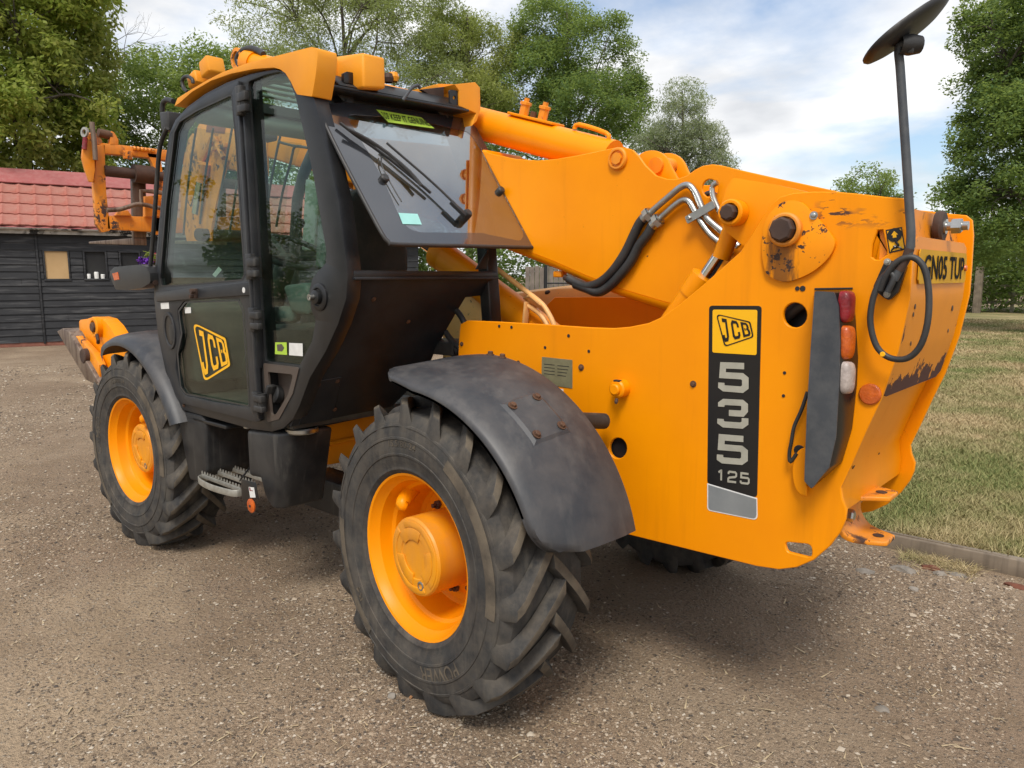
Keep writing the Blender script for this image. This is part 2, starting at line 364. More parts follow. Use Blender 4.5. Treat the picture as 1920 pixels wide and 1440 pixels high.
GL = {'5': [[(.95, 1), (.06, 1), (.04, .57), (.86, .57), (1, .46), (1, .12), (.86, 0), (.12, 0), (0, .08), (0, .24)]],
      '3': [[(.02, .78), (.02, .90), (.14, 1), (.86, 1), (.98, .90), (.98, .66), (.88, .525), (.34, .525)], [(1, .335), (1, .12), (.86, 0), (.14, 0), (0, .1), (0, .24)]],
      '1': [[(.30, .80), (.62, 1), (.66, 1), (.66, 0)]],
      '2': [[(.02, .74), (.02, .88), (.14, 1), (.86, 1), (1, .88), (1, .64), (.86, .52), (.14, .40), (0, .28), (0, 0), (1, 0)]],
      'C': [[(1, .66), (1, .88), (.84, 1), (.18, 1), (0, .86), (0, .14), (.18, 0), (.84, 0), (1, .12), (1, .34)]],
      'J': [[(.0, 1), (.72, 1), (.72, .16), (.56, 0), (.18, 0), (0, .12), (0, .26)]],
      'B': [[(.04, 0), (.04, 1), (.8, 1), (.96, .88), (.96, .64), (.8, .52), (1, .40), (1, .12), (.84, 0), (.04, 0)], [(.33, .52), (.5, .52)]]}
def ribbon(path, w, asp=1.):
    """thick mitred line in plane units (y scaled by asp for true thickness)"""
    P = [np.array((x, y*asp), float) for x, y in path]; V = []; F = []; n = len(P)
    closed = np.linalg.norm(P[0]-P[-1]) < 1e-6
    if closed: P = P[:-1]; n -= 1
    for i in range(n):
        a = P[i-1] if (i > 0 or closed) else None; b = P[(i+1) % n] if (i < n-1 or closed) else None
        d1 = (P[i]-a) if a is not None else (b-P[i]); d2 = (b-P[i]) if b is not None else d1
        d1 = d1/np.linalg.norm(d1); d2 = d2/np.linalg.norm(d2); n1 = np.array((-d1[1], d1[0])); n2 = np.array((-d2[1], d2[0]))
        m = n1+n2; m /= np.linalg.norm(m); s = w/2/max(np.dot(m, n1), .4); V += [P[i]+m*s, P[i]-m*s]
    for i in range(n if closed else n-1): j = (i+1) % n; F.append((2*i, 2*i+1, 2*j+1, 2*j))
    return [(x, y/asp) for x, y in V], F
def glyphs(text, q, w=.3, gap=.35, asp=1.4, off=(0, 0, 0), slant=0.):
    """stroke lettering spread over the quad q"""
    f = quadmap(q); n = len(text); cw = 1/(n+gap*(n-1)); V = []; F = []; off = np.array(off, float); k = 0
    for i, ch in enumerate(text):
        for path in GL[ch]:
            v, fa = ribbon(path, w, asp); b = len(V); hw = w/2
            for x, y in v:
                x2 = hw+(1-w)*x if False else x
                V.append(f(i*cw*(1+gap)+cw*(x*(1-w)+w/2), (y*(1-w/asp)+w/asp/2)) + off*(1+.04*k))
            F += [tuple(b+c for c in g) for g in fa]; k += 1
    return mesh(V, F, 0)
def typed(text, q, bold=.0, off=(0, 0, 0)):
    """type set in the built-in face, fitted to the quad q"""
    cu = bpy.data.curves.new('t', 'FONT'); cu.body = text; cu.offset = bold; cu.resolution_u = 3
    ob = bpy.data.objects.new('t', cu); me = bpy.data.meshes.new_from_object(ob); bpy.data.objects.remove(ob); bpy.data.curves.remove(cu)
    co = np.array([v.co[:2] for v in me.vertices]); lo, hi = co.min(0), co.max(0); f = quadmap(q); off = np.array(off, float)
    for v, c in zip(me.vertices, co):
        u = (c-lo)/(hi-lo); v.co = Vector(f(u[0], u[1])+off)
    me.update(); return me
def poly(pts3, off=(0, 0, 0)):
    off = np.array(off, float); return mesh([np.array(p, float)+off for p in pts3], [tuple(range(len(pts3)))], 0)

# ------------------------------------------------------------------ objects
def thing(name, label, cat, loc=(0, 0, 0), group=None):
    o = bpy.data.objects.new(name, None); COL.objects.link(o); o.location = loc; o.empty_display_size = .2
    o['label'] = label; o['category'] = cat
    if group: o['group'] = group
    return o
def part(name, me, mat, parent=None, label=None):
    me.name = name; o = bpy.data.objects.new(name, me); COL.objects.link(o)
    if mat is not None: me.materials.clear(); me.materials.append(M[mat] if isinstance(mat, str) else mat)
    if parent is not None:
        o.parent = parent
        if parent.type == 'EMPTY' and parent.parent is None: o.location = -parent.location
    if label: o['label'] = label
    return o
def tag(o, label, cat, group=None, kind=None):
    if label: o['label'] = label
    if cat: o['category'] = cat
    if group: o['group'] = group
    if kind: o['kind'] = kind
    return o
# ================================================================== SETTING
def ground_mats():
    m, nt, b = new_mat('gravel'); L = nt.links
    n1 = noise(nt, .45, 6, .6); n2 = noise(nt, 3.2, 7, .65); n3 = noise(nt, 55, 4, .6); n4 = noise(nt, 190, 3, .6)
    col = mixc(nt, ramp(nt, n1.outputs[0], .35, .66).outputs[0], (.29, .205, .137), (.365, .275, .19))
    col = mixc(nt, ramp(nt, n2.outputs[0], .42, .70).outputs[0], col, (.25, .178, .113))
    # paler towards +Y, darker towards the lawn, broken up by noise
    tc0 = nd(nt, 'TexCoord'); s0 = nd(nt, 'SeparateXYZ'); L.new(tc0.outputs['Object'], s0.inputs[0]); nb = noise(nt, .55, 6, .62)
    ln = math_(nt, 'ADD', math_(nt, 'MULTIPLY', math_(nt, 'SUBTRACT', s0.outputs[1], 1.1), .30), math_(nt, 'MULTIPLY', math_(nt, 'SUBTRACT', nb.outputs[0], .5), 2.2))
    pale_y = ramp(nt, ln, -.15, .55).outputs[0]; col = mixc(nt, math_(nt, 'MULTIPLY', pale_y, .85), col, (.51, .385, .255))
    v = nd(nt, 'TexVoronoi', Scale=62); tc = nd(nt, 'TexCoord'); L.new(tc.outputs['Object'], v.inputs['Vector'])
    sx = nd(nt, 'SeparateXYZ'); L.new(v.outputs['Color'], sx.inputs[0])
    peb = math_(nt, 'MULTIPLY', ramp(nt, sx.outputs[0], .62, .8).outputs[0], ramp(nt, v.outputs['Distance'], .25, .5, (1, 1, 1), (0, 0, 0)).outputs[0])
    col = mixc(nt, math_(nt, 'MULTIPLY', peb, .7), col, (.46, .40, .32))
    peb2 = math_(nt, 'MULTIPLY', ramp(nt, sx.outputs[1], .78, .9).outputs[0], ramp(nt, v.outputs['Distance'], .25, .5, (1, 1, 1), (0, 0, 0)).outputs[0])
    col = mixc(nt, math_(nt, 'MULTIPLY', peb2, .7), col, (.11, .094, .08))
    col = mixc(nt, math_(nt, 'MULTIPLY', ramp(nt, n3.outputs[0], .50, .66).outputs[0], .62), col, (.13, .10, .072))
    # faint wheel tracks: compacted paler lanes that bend with a slow noise, damp dark patches between them
    sxx = nd(nt, 'SeparateXYZ'); L.new(tc.outputs['Object'], sxx.inputs[0]); wv = noise(nt, .16, 3, .5)
    lane = math_(nt, 'SINE', math_(nt, 'ADD', math_(nt, 'MULTIPLY', math_(nt, 'ADD', sxx.outputs[1], math_(nt, 'MULTIPLY', sxx.outputs[0], .12)), 3.1), math_(nt, 'MULTIPLY', wv.outputs[0], 14.)), 0.)
    nl = noise(nt, .9, 5, .6); lf = math_(nt, 'MULTIPLY', ramp(nt, lane, .1, .95).outputs[0], ramp(nt, nl.outputs[0], .38, .62).outputs[0])
    col = mixc(nt, math_(nt, 'MULTIPLY', lf, .42), col, (.47, .36, .245))
    nw = noise(nt, .33, 5, .62); col = mixc(nt, math_(nt, 'MULTIPLY', ramp(nt, nw.outputs[0], .52, .70).outputs[0], .5), col, (.175, .123, .08))
    L.new(col, b.inputs['Base Color']); b.inputs['Roughness'].default_value = .92; b.inputs['Specular IOR Level'].default_value = .2
    h = math_(nt, 'ADD', math_(nt, 'MULTIPLY', n3.outputs[0], .9), math_(nt, 'MULTIPLY', n4.outputs[0], .5))
    h = math_(nt, 'ADD', h, math_(nt, 'MULTIPLY', peb, .5)); h = math_(nt, 'ADD', h, math_(nt, 'MULTIPLY', n2.outputs[0], 2.))
    bp = nd(nt, 'Bump', Strength=1., Distance=.02); L.new(h, bp.inputs['Height']); L.new(bp.outputs[0], b.inputs['Normal'])
    M['gravel'] = m
    m, nt, b = new_mat('lawn_soil'); L = nt.links
    n1 = noise(nt, .5, 6, .6); n2 = noise(nt, 9, 6, .7, (1, .5, 1)); n3 = noise(nt, 60, 4)
    col = mixc(nt, ramp(nt, n1.outputs[0], .40, .60).outputs[0], (.20, .185, .08), (.40, .305, .17))
    col = mixc(nt, math_(nt, 'MULTIPLY', ramp(nt, n2.outputs[0], .42, .66).outputs[0], .7), col, (.125, .135, .05))
    col = mixc(nt, math_(nt, 'MULTIPLY', ramp(nt, n3.outputs[0], .5, .7).outputs[0], .5), col, (.37, .295, .17))
    L.new(col, b.inputs['Base Color']); b.inputs['Roughness'].default_value = .9; b.inputs['Specular IOR Level'].default_value = .1
    bp = nd(nt, 'Bump', Strength=.8, Distance=.02); L.new(n3.outputs[0], bp.inputs['Height']); L.new(bp.outputs[0], b.inputs['Normal'])
    M['lawn'] = m
    m, nt, b = new_mat('grass_blades'); L = nt.links
    g = nd(nt, 'NewGeometry'); n1 = noise(nt, .5, 6, .6)
    a = ramp(nt, g.outputs['Random Per Island'], 0, 1, (.115, .16, .045), (.31, .29, .12))
    d = ramp(nt, g.outputs['Random Per Island'], 0, 1, (.30, .235, .11), (.58, .45, .27))
    col = mixc(nt, ramp(nt, n1.outputs[0], .38, .58).outputs[0], a.outputs[0], d.outputs[0])
    L.new(col, b.inputs['Base Color']); b.inputs['Roughness'].default_value = .7; b.inputs['Specular IOR Level'].default_value = .2
    M['blade'] = m
    m, nt, b = new_mat('loose_stones'); L = nt.links
    g = nd(nt, 'NewGeometry'); r = nd(nt, 'ValToRGB'); e = r.color_ramp.elements
    e[0].color = (.07, .06, .052, 1); e[1].color = (.50, .44, .355, 1)
    for p_, c_ in ((.22, (.16, .118, .082)), (.55, (.285, .215, .148)), (.82, (.38, .30, .215))): q = e.new(p_); q.color = c4(c_)
    L.new(g.outputs['Random Per Island'], r.inputs[0]); L.new(r.outputs[0], b.inputs['Base Color']); b.inputs['Roughness'].default_value = .9; b.inputs['Specular IOR Level'].default_value = .2
    M['stone'] = m
ground_mats()
def fast_mesh(name, V, n_per, F):
    """many small islands at once: V (k*n,3), F (k*m, corners)"""
    me = bpy.data.meshes.new(name); V = np.asarray(V, np.float32); F = np.asarray(F, np.int32); c = F.shape[1]
    me.vertices.add(len(V)); me.vertices.foreach_set('co', V.ravel())
    me.loops.add(F.size); me.loops.foreach_set('vertex_index', F.ravel())
    me.polygons.add(len(F)); me.polygons.foreach_set('loop_start', np.arange(0, F.size, c, dtype=np.int32))
    me.update(calc_edges=True); return me

LAWN_Y = -2.09
def build_ground():
    g = []; xs = [-900, -60, -12, -4, 8, 40, 900]; ys = [900, 60, 12, LAWN_Y, -12, -60, -900]
    V = [(x, y, 0) for y in ys for x in xs]; n = len(xs)
    F = [(j*n+i, j*n+i+1, (j+1)*n+i+1, (j+1)*n+i) for j in range(len(ys)-1) for i in range(n-1)]
    o = part('gravel_yard', mesh(V, F, 0), 'gravel'); tag(o, None, None, kind='structure')
    xs = [-900, -60, -12, -4, 0, 3, 5.2]; n = len(xs)
    V = [(x, y, .05) for y in (LAWN_Y, -12, -60, -900) for x in xs]
    F = [(j*n+i, j*n+i+1, (j+1)*n+i+1, (j+1)*n+i) for j in range(3) for i in range(n-1)]
    b = len(V); V += [(-900, LAWN_Y, .05), (5.2, LAWN_Y, .05), (5.2, LAWN_Y, 0), (-900, LAWN_Y, 0), (5.2, -900, .05), (5.2, -900, 0)]; F += [(b, b+1, b+2, b+3), (b+1, b+4, b+5, b+2)]
    o = part('lawn', mesh(V, F, 0), 'lawn'); tag(o, None, None, kind='structure')
build_ground()

def visible_floor(n, dmin, dmax, power, umin=-40, umax=1960):
    """random ground points spread over the field of view, denser near by"""
    ang = np.arctan((RNG.uniform(umin, umax, n)-960)/FPX); t = RNG.random(n)
    d = dmin*(dmax/dmin)**(t**power); a = YAW-ang
    return np.stack([CAM[0]+d*np.cos(a), CAM[1]+d*np.sin(a)], -1), d
def build_stones():
    P, d = visible_floor(230000, 1.6, 17, .92); keep = P[:, 1] > LAWN_Y+.12; P = P[keep]; d = d[keep]; n = len(P)
    base = np.array([(1, 0, 0), (0, 1, 0), (-1, 0, 0), (0, -1, 0), (0, 0, 1), (0, 0, -1)], float)
    cl = np.sin(P[:, 0]*1.7+np.sin(P[:, 1]*1.1)*2)+np.sin(P[:, 1]*2.3+P[:, 0]*.6); keep = RNG.random(n) < .35+.32*(cl+1); P = P[keep]; d = d[keep]; n = len(P)
    s = (.0030+.0075*RNG.random(n)**3.2)*(1+.17*d)*.6; s = np.where(RNG.random(n) < .006, s*1.8, s)
    V = base[None]*RNG.uniform(.6, 1.25, (n, 6, 1)); V += RNG.normal(0, .14, V.shape); V *= s[:, None, None]*np.array([1.15, 1., .62])
    a = RNG.uniform(0, 2*math.pi, n); c, q = np.cos(a), np.sin(a)
    X = V[..., 0]*c[:, None]-V[..., 1]*q[:, None]; Y = V[..., 0]*q[:, None]+V[..., 1]*c[:, None]
    V = np.stack([X+P[:, None, 0], Y+P[:, None, 1], V[..., 2]+s[:, None]*.18], -1).reshape(-1, 3)
    V = V.reshape(n, 6, 3)[:, :5].reshape(-1, 3); T = np.array([(0, 1, 4), (1, 2, 4), (2, 3, 4), (3, 0, 4)])
    F = (T[None]+5*np.arange(n)[:, None, None]).reshape(-1, 3)
    o = part('loose_gravel', fast_mesh('loose_gravel', V, 6, F), 'stone'); tag(o, None, None, kind='stuff'); o['label'] = 'loose grey and tan gravel stones strewn over the yard'
build_stones()
def blades(n_, P, hs, w, lean):
    n = len(P); a = RNG.uniform(0, 2*math.pi, n); l = RNG.normal(0, lean, (n, 2))*hs[:, None]
    B0 = np.stack([P[:, 0]+np.cos(a)*w, P[:, 1]+np.sin(a)*w, P[:, 2]], -1); B1 = np.stack([P[:, 0]-np.cos(a)*w, P[:, 1]-np.sin(a)*w, P[:, 2]], -1)
    T = np.stack([P[:, 0]+l[:, 0], P[:, 1]+l[:, 1], P[:, 2]+hs], -1)
    V = np.stack([B0, B1, T], 1).reshape(-1, 3); return fast_mesh(n_, V, 3, np.arange(3*n).reshape(-1, 3))
def build_grass():
    P, d = visible_floor(380000, 4.2, 34, .75, 1250, 1960); keep = (P[:, 1] < LAWN_Y-.02); P = P[keep]; d = d[keep]
    hs = RNG.uniform(.018, .05, len(P))*(1+.012*d); w = .0022*(1+.22*d)
    edge = np.exp((P[:, 1]-LAWN_Y)*2.2); hs *= 1+1.3*edge*RNG.random(len(P))
    o = part('grass', blades('grass', np.column_stack([P, np.full(len(P), .05)]), hs, w, .75), 'blade'); tag(o, None, None, kind='stuff'); o['label'] = 'short dry grass with green and straw patches'
    # tufts and straw along the timber edge
    n = 11000; x = RNG.uniform(-2.8, 1.6, n); c = np.sin(x*9)+np.sin(x*23+1)+np.sin(x*4.1); keep = c > .5; x = x[keep]
    y = LAWN_Y+.09+np.abs(RNG.normal(0, .09, len(x))); hs = RNG.uniform(.008, .055, len(x))
    o = part('straw_tufts', blades('straw_tufts', np.column_stack([x, y, np.full(len(x), .002)]), hs, np.full(len(x), .0022), 1.6), 'blade'); tag(o, None, None, kind='stuff'); o['label'] = 'dry straw and weeds along the timber edging'
    P, d = visible_floor(1500, 1.6, 11, .9); P = P[P[:, 1] > LAWN_Y+.2]; n = len(P)
    V = []; a = RNG.uniform(0, 6.28, n); l = RNG.uniform(.012, .05, n)*(1+.06*d[:n]); 
    D = np.stack([np.cos(a)*l, np.sin(a)*l], -1); Q = np.stack([-np.sin(a), np.cos(a)], -1)*.0016*(1+.2*d[:n, None])
    V = np.stack([np.column_stack([P-Q, np.full(n, .004)]), np.column_stack([P+Q, np.full(n, .004)]), np.column_stack([P+D, np.full(n, .012)])], 1).reshape(-1, 3)
    o = part('straw_litter', fast_mesh('straw_litter', V, 3, np.arange(3*n).reshape(-1, 3)), paint('straw', (.50, .40, .25), (.36, .27, .16), 9, .8)); tag(o, None, None, kind='stuff'); o['label'] = 'bits of straw and twig strewn over the gravel'
build_grass()
M['timber'] = paint('weathered_timber', (.235, .19, .14), (.15, .118, .085), 5, .85, streak=((.10, .08, .06), 2.5, .5, .6), bump=.3, bscale=30)
def build_edging():
    # old sleeper-like board between gravel and lawn, slightly bowed, split top
    P = [(x, LAWN_Y+.035+.012*math.sin(x*1.3), .045+.006*math.sin(x*2.1)) for x in np.linspace(3.6, -3.4, 24)]
    a = bar(P, .075, .105, bev=.008)
    c = bar([(p[0], p[1]+.012, .096) for p in P[4:]], .010, .010, bev=.002)
    t = part('timber_edging', a, 'timber'); tag(t, 'weathered grey timber board edging between gravel yard and lawn', 'timber edging')
    part('split', c, 'timber', t)
build_edging()
def rock(name, loc, s, mat, seed):
    rs = np.random.default_rng(seed); bm = bmesh.new(); bmesh.ops.create_icosphere(bm, subdivisions=2, radius=1)
    for v in bm.verts: v.co *= 1+rs.normal(0, .13); v.co = Vector((v.co.x*s[0], v.co.y*s[1], v.co.z*s[2]))+Vector(loc)
    me = bpy.data.meshes.new(name); bm.to_mesh(me); bm.free(); smooth(me, 25); return part(name, me, mat)
M['rock'] = paint('grey_stone', (.25, .22, .185), (.17, .15, .125), 20, .9, bump=.3, bscale=60)
M['brick_bit'] = paint('red_brick_bit', (.16, .055, .03), (.12, .045, .025), 30, .9, bump=.2)
M['twig'] = paint('orange_twig', (.42, .22, .10), (.34, .17, .08), 30, .8)
for k, (uv, s, mt, lb) in enumerate([((1622, 1072), (.055, .04, .016), 'rock', 'flat pale grey stone lying on gravel beside the timber edging, nearest the tow jaw'),
        ((1694, 1068), (.075, .05, .022), 'rock', 'wide buff stone set against the timber edging'),
        ((1745, 1066), (.05, .035, .022), 'brick_bit', 'broken red brick piece between two stones at the timber edging'),
        ((1762, 1077), (.035, .03, .02), 'rock', 'small pale stone right of the red brick piece'),
        ((1795, 1078), (.055, .03, .012), 'rock', 'dark flat slate piece leaning by the timber edging'),
        ((1713, 1106), (.03, .025, .016), 'rock', 'single pale stone standing alone on open gravel'),
        ((1905, 1100), (.06, .03, .02), 'brick_bit', 'reddish clump of bark at the right picture edge'),
        ((1655, 1330), (.026, .03, .010), 'rock', 'dark slate chip on the foreground gravel at lower right'),
        ((735, 1306), (.020, .018, .014), 'rock', 'dark round pebble left of the rear tyre foot')]):
    o = rock('stone', tuple(PZ(uv)), s, mt, 40+k); tag(o, lb, 'stone', 'loose stones on the yard')
o = part('twig', tube([PZ((769, 1312))+[0, 0, .008], PZ((778, 1305))+[0, 0, .012]], .006, 6), 'twig'); tag(o, 'short orange wood chip lying left of the rear tyre', 'wood chip')
M['leaf_white'] = paint('pale_litter', (.72, .70, .66), (.60, .58, .54), 30, .8)
for k, (uv, lb) in enumerate([((1876, 1048), 'white litter scrap on the grass nearest the timber edging'), ((1776, 983), 'white litter scrap in the middle of the grass'), ((1760, 804), 'pale litter scrap on the far dry grass by the tail'), ((1895, 998), 'white litter scrap on the grass at the right picture edge')]):
    c = PZ(uv, .075); s = .03 if k != 2 else .05
    o = part('litter', mesh([c+[s, 0, 0], c+[0, s*.5, .01], c+[-s, .0, .006], c+[0, -s*.5, -.004]], [(0, 1, 2, 3)], 0), 'leaf_white'); tag(o, lb, 'litter', 'litter scraps on the lawn')

# ------------------------------------------------------------------ shed
M['board'] = paint('black_weatherboard', (.012, .0125, .015), (.026, .027, .030), 3, .75, var=(.3, .7), streak=((.11, .108, .108), 1.6, .52, .55, (.8, .8, 9)), bump=.25, bscale=30)
M['tile'] = paint('red_metal_tile', (.37, .108, .078), (.30, .082, .06), 1.3, .5, dust=((.52, .33, .27), .45, 3), streak=((.25, .12, .08), 1.2, .56, .4, (1, 1, 1)))
M['ridge'] = paint('dark_red_ridge', (.36, .10, .098), (.29, .08, .078), 2, .5, dust=((.45, .28, .25), .3))
M['mdf'] = paint('tan_board', (.50, .33, .16), (.45, .29, .135), 2, .8, streak=((.25, .15, .07), 4, .62, .5))
M['dirty_white'] = paint('mossy_white_gutter', (.48, .46, .43), (.30, .28, .25), 6, .7, chips=((.03, .03, .03), .47, 5))
M['dark'] = paint('dark_inside', (.012, .012, .013), (.02, .02, .02), 4, .8)
M['brick'] = paint('brick_plinth', (.28, .11, .075), (.20, .08, .055), 9, .9)
def build_shed():
    A = PZ((0, 652)); B = PZ((270, 641)); t = (B-A); t[2] = 0; t /= np.linalg.norm(t); nrm = np.array([-t[1], t[0], 0]); 
    if np.dot(nrm, CAM-A) < 0: nrm = -nrm
    Z = np.array([0, 0, 1.])
    def W3(s, z, o=0.): return A+t*s+Z*z+nrm*o
    root = thing('shed', 'long black weatherboarded shed with a red tile roof', 'shed', tuple(A))
    S0, S1 = -3.2, 11.0; EZ = 2.86; OV = .28; SL = math.tan(R_(33)); RUN = 2.25
    wall = part('wall', prism([W3(S0, .1, -.06), W3(S1, .1, -.06), W3(S1, EZ, -.06), W3(S0, EZ, -.06)], -nrm*.08, 0), 'dark', root)
    part('plinth', prism([W3(S0, 0, .015), W3(S1, 0, .015), W3(S1, .11, .015), W3(S0, .11, .015)], -nrm*.1, .004), 'brick', root)
    wins = [(1.08, 1.56, 1.63, 2.31, 'mdf'), (1.93, 2.38, 1.64, 2.31, 'dark'), (2.73, 3.15, 1.66, 2.30, 'dark')]
    H = .172; rows = int((EZ-.10)/H)
    cuts = [(S0, .90), (.96, S1)]
    for r in range(rows+1):
        z0 = .10+r*H; z1 = min(z0+H, EZ)
        if z1-z0 < .04: continue
        for a, b in cuts:
            segs = [(a, b)]
            for w in wins:
                if z1 > w[2]+.03 and z0 < w[3]-.03:
                    segs = [q for s in segs for q in ((s[0], min(s[1], w[0]-.05)), (max(s[0], w[1]+.05), s[1])) if q[1]-q[0] > .04] if any(s[0] < w[1] and s[1] > w[0] for s in segs) else segs
            # long boards are butted at staggered joints
            out = []
            for s in segs:
                x = s[0]; step = 3.6; off = (r*1.37) % step
                js = [s[0]]+[s[0]+off+k*step for k in range(6) if s[0]+off+k*step < s[1]-.3 and off+k*step > .5]+[s[1]]
                out += list(zip(js[:-1], js[1:]))
            for s in out:
                j = random.uniform(-.004, .004); k = random.uniform(-.006, .006)
                q0 = [W3(s[0]+.002, z0+j, .006), W3(s[1]-.002, z0+j+k*.5, .006), W3(s[1]-.002, z0+j+k*.5, .034), W3(s[0]+.002, z0+j, .034)]
                q1 = [W3(s[0]+.002, z1+.012, -.006), W3(s[1]-.002, z1+.012, -.006), W3(s[1]-.002, z1+.012, .010), W3(s[0]+.002, z1+.012, .010)]
                part('board', hull8(q0, q1, 0), 'board', wall)
    part('corner_batten', prism([W3(.905, .06, .050), W3(.955, .06, .050), W3(.955, EZ, .050), W3(.905, EZ, .050)], -nrm*.05, .004), 'board', root)
    for i, (a, b, z0, z1, mt) in enumerate(wins):
        f = []
        for (p0, p1) in (((a-.04, z0), (a, z1)), ((b, z0), (b+.04, z1)), ((a-.04, z1), (b+.04, z1+.04)), ((a-.05, z0-.04), (b+.05, z0))):
            f.append(prism([W3(p0[0], p0[1], .045), W3(p1[0], p0[1], .045), W3(p1[0], p1[1], .045), W3(p0[0], p1[1], .045)], -nrm*.06, .003))
        w = part('window', join(*f), 'board', root, ['boarded up window with a tan panel', 'open dark window with white pots on its sill', 'dark window behind the cab mirror'][i])
        part('panel' if i == 0 else 'opening', prism([W3(a, z0, .012-(.03 if i else 0)), W3(b, z0, .012-(.03 if i else 0)), W3(b, z1, .012-(.03 if i else 0)), W3(a, z1, .012-(.03 if i else 0))], -nrm*.01, 0), mt, w)
    # roof
    pitch = np.array([-nrm[0]*RUN, -nrm[1]*RUN, RUN*SL]); sl = np.linalg.norm(pitch); pd = pitch/sl; up = np.cross(t, pd); up = up if up[2] > 0 else -up
    E0 = W3(0, EZ+.02, OV)
    def R3(s, k, o=0.): return E0+t*s+pd*k+up*o          # k metres up the slope
    roof = part('roof', hull8([R3(S0-.2, -.02, -.05), R3(S1, -.02, -.05), R3(S1, sl, -.05), R3(S0-.2, sl, -.05)], [R3(S0-.2, -.02, -.02), R3(S1, -.02, -.02), R3(S1, sl, -.02), R3(S0-.2, sl, -.02)], 0), 'ridge', root)
    TW, TL = .345, .52; nx = 8; V = []; F = []
    prof = [(x/nx*TW, .026*max(0, math.cos((x/nx-.12)*2*math.pi))**3+.006*math.sin(x/nx*2*math.pi)) for x in range(nx+1)]
    lv = [(-.035, .010, -1), (-.035, .034, 0), (.03, .034, 0), (TL-.01, .004, 0)]
    for k, h, lip in lv:
        for x, z in prof: V.append(t*x+pd*(k-.022*math.cos(x/TW*2*math.pi-.6))+up*(h+z if lip == 0 else h+z-.012))
    for i in range(len(lv)-1):
        for j in range(nx): a = i*(nx+1)+j; F.append((a, a+1, a+nx+2, a+nx+1))
    tm = mesh(V, F, 35, 'roof_tile'); tm.materials.append(M['tile'])
    n = 0
    for r in range(4):
        for c in range(int((min(S1, 9.6)-S0)/TW)):
            o = bpy.data.objects.new('roof_tile', tm); COL.objects.link(o); o.parent = roof
            o.location = Vector(R3(S0+c*TW+r*.0, r*TL+.05, 0)); n += 1
    rp = []
    for s in (S0-.2, S1):
        rp.append([R3(s, 4*TL-.02, .05), R3(s, 4*TL-.02, .075), R3(s, sl-.05, .085), R3(s, sl+.05, .115), R3(s, sl+.12, .07), R3(s, sl+.1, .02)])
    part('ridge_cap', loft(rp), 'ridge', roof)
    # far slope so the roof is a real roof
    fd = np.array([-nrm[0]*RUN, -nrm[1]*RUN, -RUN*SL]); q = [R3(S0-.2, sl), R3(S1, sl), R3(S1, sl)+fd, R3(S0-.2, sl)+fd]
    part('far_slope', prism(q, -up*.03, 0), 'ridge', roof)
    for s in (S0, S1-.1): part('gable_wall', prism([W3(s, 0, -.1), W3(s, EZ, -.1), W3(s, EZ+RUN*SL-.25, -RUN+.25), W3(s, EZ, -2*RUN+.5), W3(s, 0, -2*RUN+.5)], t*.08, 0), 'board', root)
    gp = [(math.cos(a)*.055, math.sin(a)*.05) for a in np.linspace(math.pi, 2*math.pi, 7)]+[(math.cos(a)*.047, math.sin(a)*.042) for a in np.linspace(2*math.pi, math.pi, 7)]
    part('gutter', loft([[W3(s, EZ-.015+z+.0, OV+.03+x) for x, z in gp] for s in (S0, S1)]), 'dirty_white', root)
    part('fascia', prism([W3(S0, EZ-.15, OV-.06), W3(S1, EZ-.15, OV-.06), W3(S1, EZ, OV-.06), W3(S0, EZ, OV-.06)], -nrm*.02, .003), 'dirty_white', root)
    # pots on the sill of the open window
    for k, (s, h, r_) in enumerate([(1.99, .12, .045), (2.16, .17, .055), (2.30, .11, .05)]):
        c = W3(s, 1.645, .0); o = part('pot', lathe([(0, 0), (r_*.9, 0), (r_, h*.85), (r_*.8, h), (0, h)], c, (0, 0, 1), 14), 'white')
        tag(o, ['small white pot at the left of the dark window sill', 'taller white tub in the middle of the dark window sill', 'small white pot at the right of the dark window sill'][k], 'pot', 'white pots on the shed window sill')
    return W3
W3 = build_shed()
M['petal_p'] = paint('purple_petal', (.16, .03, .38), (.10, .02, .28), 30, .7)
M['petal_r'] = paint('pink_petal', (.60, .04, .20), (.50, .03, .10), 30, .7)
# ------------------------------------------------------------------ trees, hedges, fences
def leaf_mat(name, c0, c1, c2, hue=.35):
    m, nt, b = new_mat(name); L = nt.links; out = nt.nodes['Material Output']
    g = nd(nt, 'NewGeometry'); n1 = noise(nt, .55, 4, .6)
    col = ramp(nt, g.outputs['Random Per Island'], .1, .9, c0, c1).outputs[0]
    col = mixc(nt, math_(nt, 'MULTIPLY', ramp(nt, n1.outputs[0], .42, .66).outputs[0], .75), col, c2)
    L.new(col, b.inputs['Base Color']); b.inputs['Roughness'].default_value = .55; b.inputs['Specular IOR Level'].default_value = .35
    tl = nd(nt, 'BsdfTranslucent'); L.new(mixc(nt, .5, col, (.42, .50, .10)), tl.inputs[0])
    mx = nd(nt, 'MixShader'); mx.inputs[0].default_value = .55; L.new(b.outputs[0], mx.inputs[1]); L.new(tl.outputs[0], mx.inputs[2]); L.new(mx.outputs[0], out.inputs[0])
    return m
M['bark'] = paint('grey_brown_bark', (.10, .085, .065), (.065, .055, .042), 6, .9, bump=.4, bscale=14)
M['leaf_chestnut'] = leaf_mat('chestnut_leaves', (0.228, 0.341, 0.051), (0.328, 0.360, 0.073), (0.360, 0.360, 0.114))
M['leaf_mid'] = leaf_mat('mid_green_leaves', (0.108, 0.186, 0.051), (0.234, 0.332, 0.098), (0.273, 0.351, 0.117))
M['leaf_ash'] = leaf_mat('grey_green_leaves', (0.176, 0.225, 0.098), (0.308, 0.360, 0.155), (0.329, 0.360, 0.172))
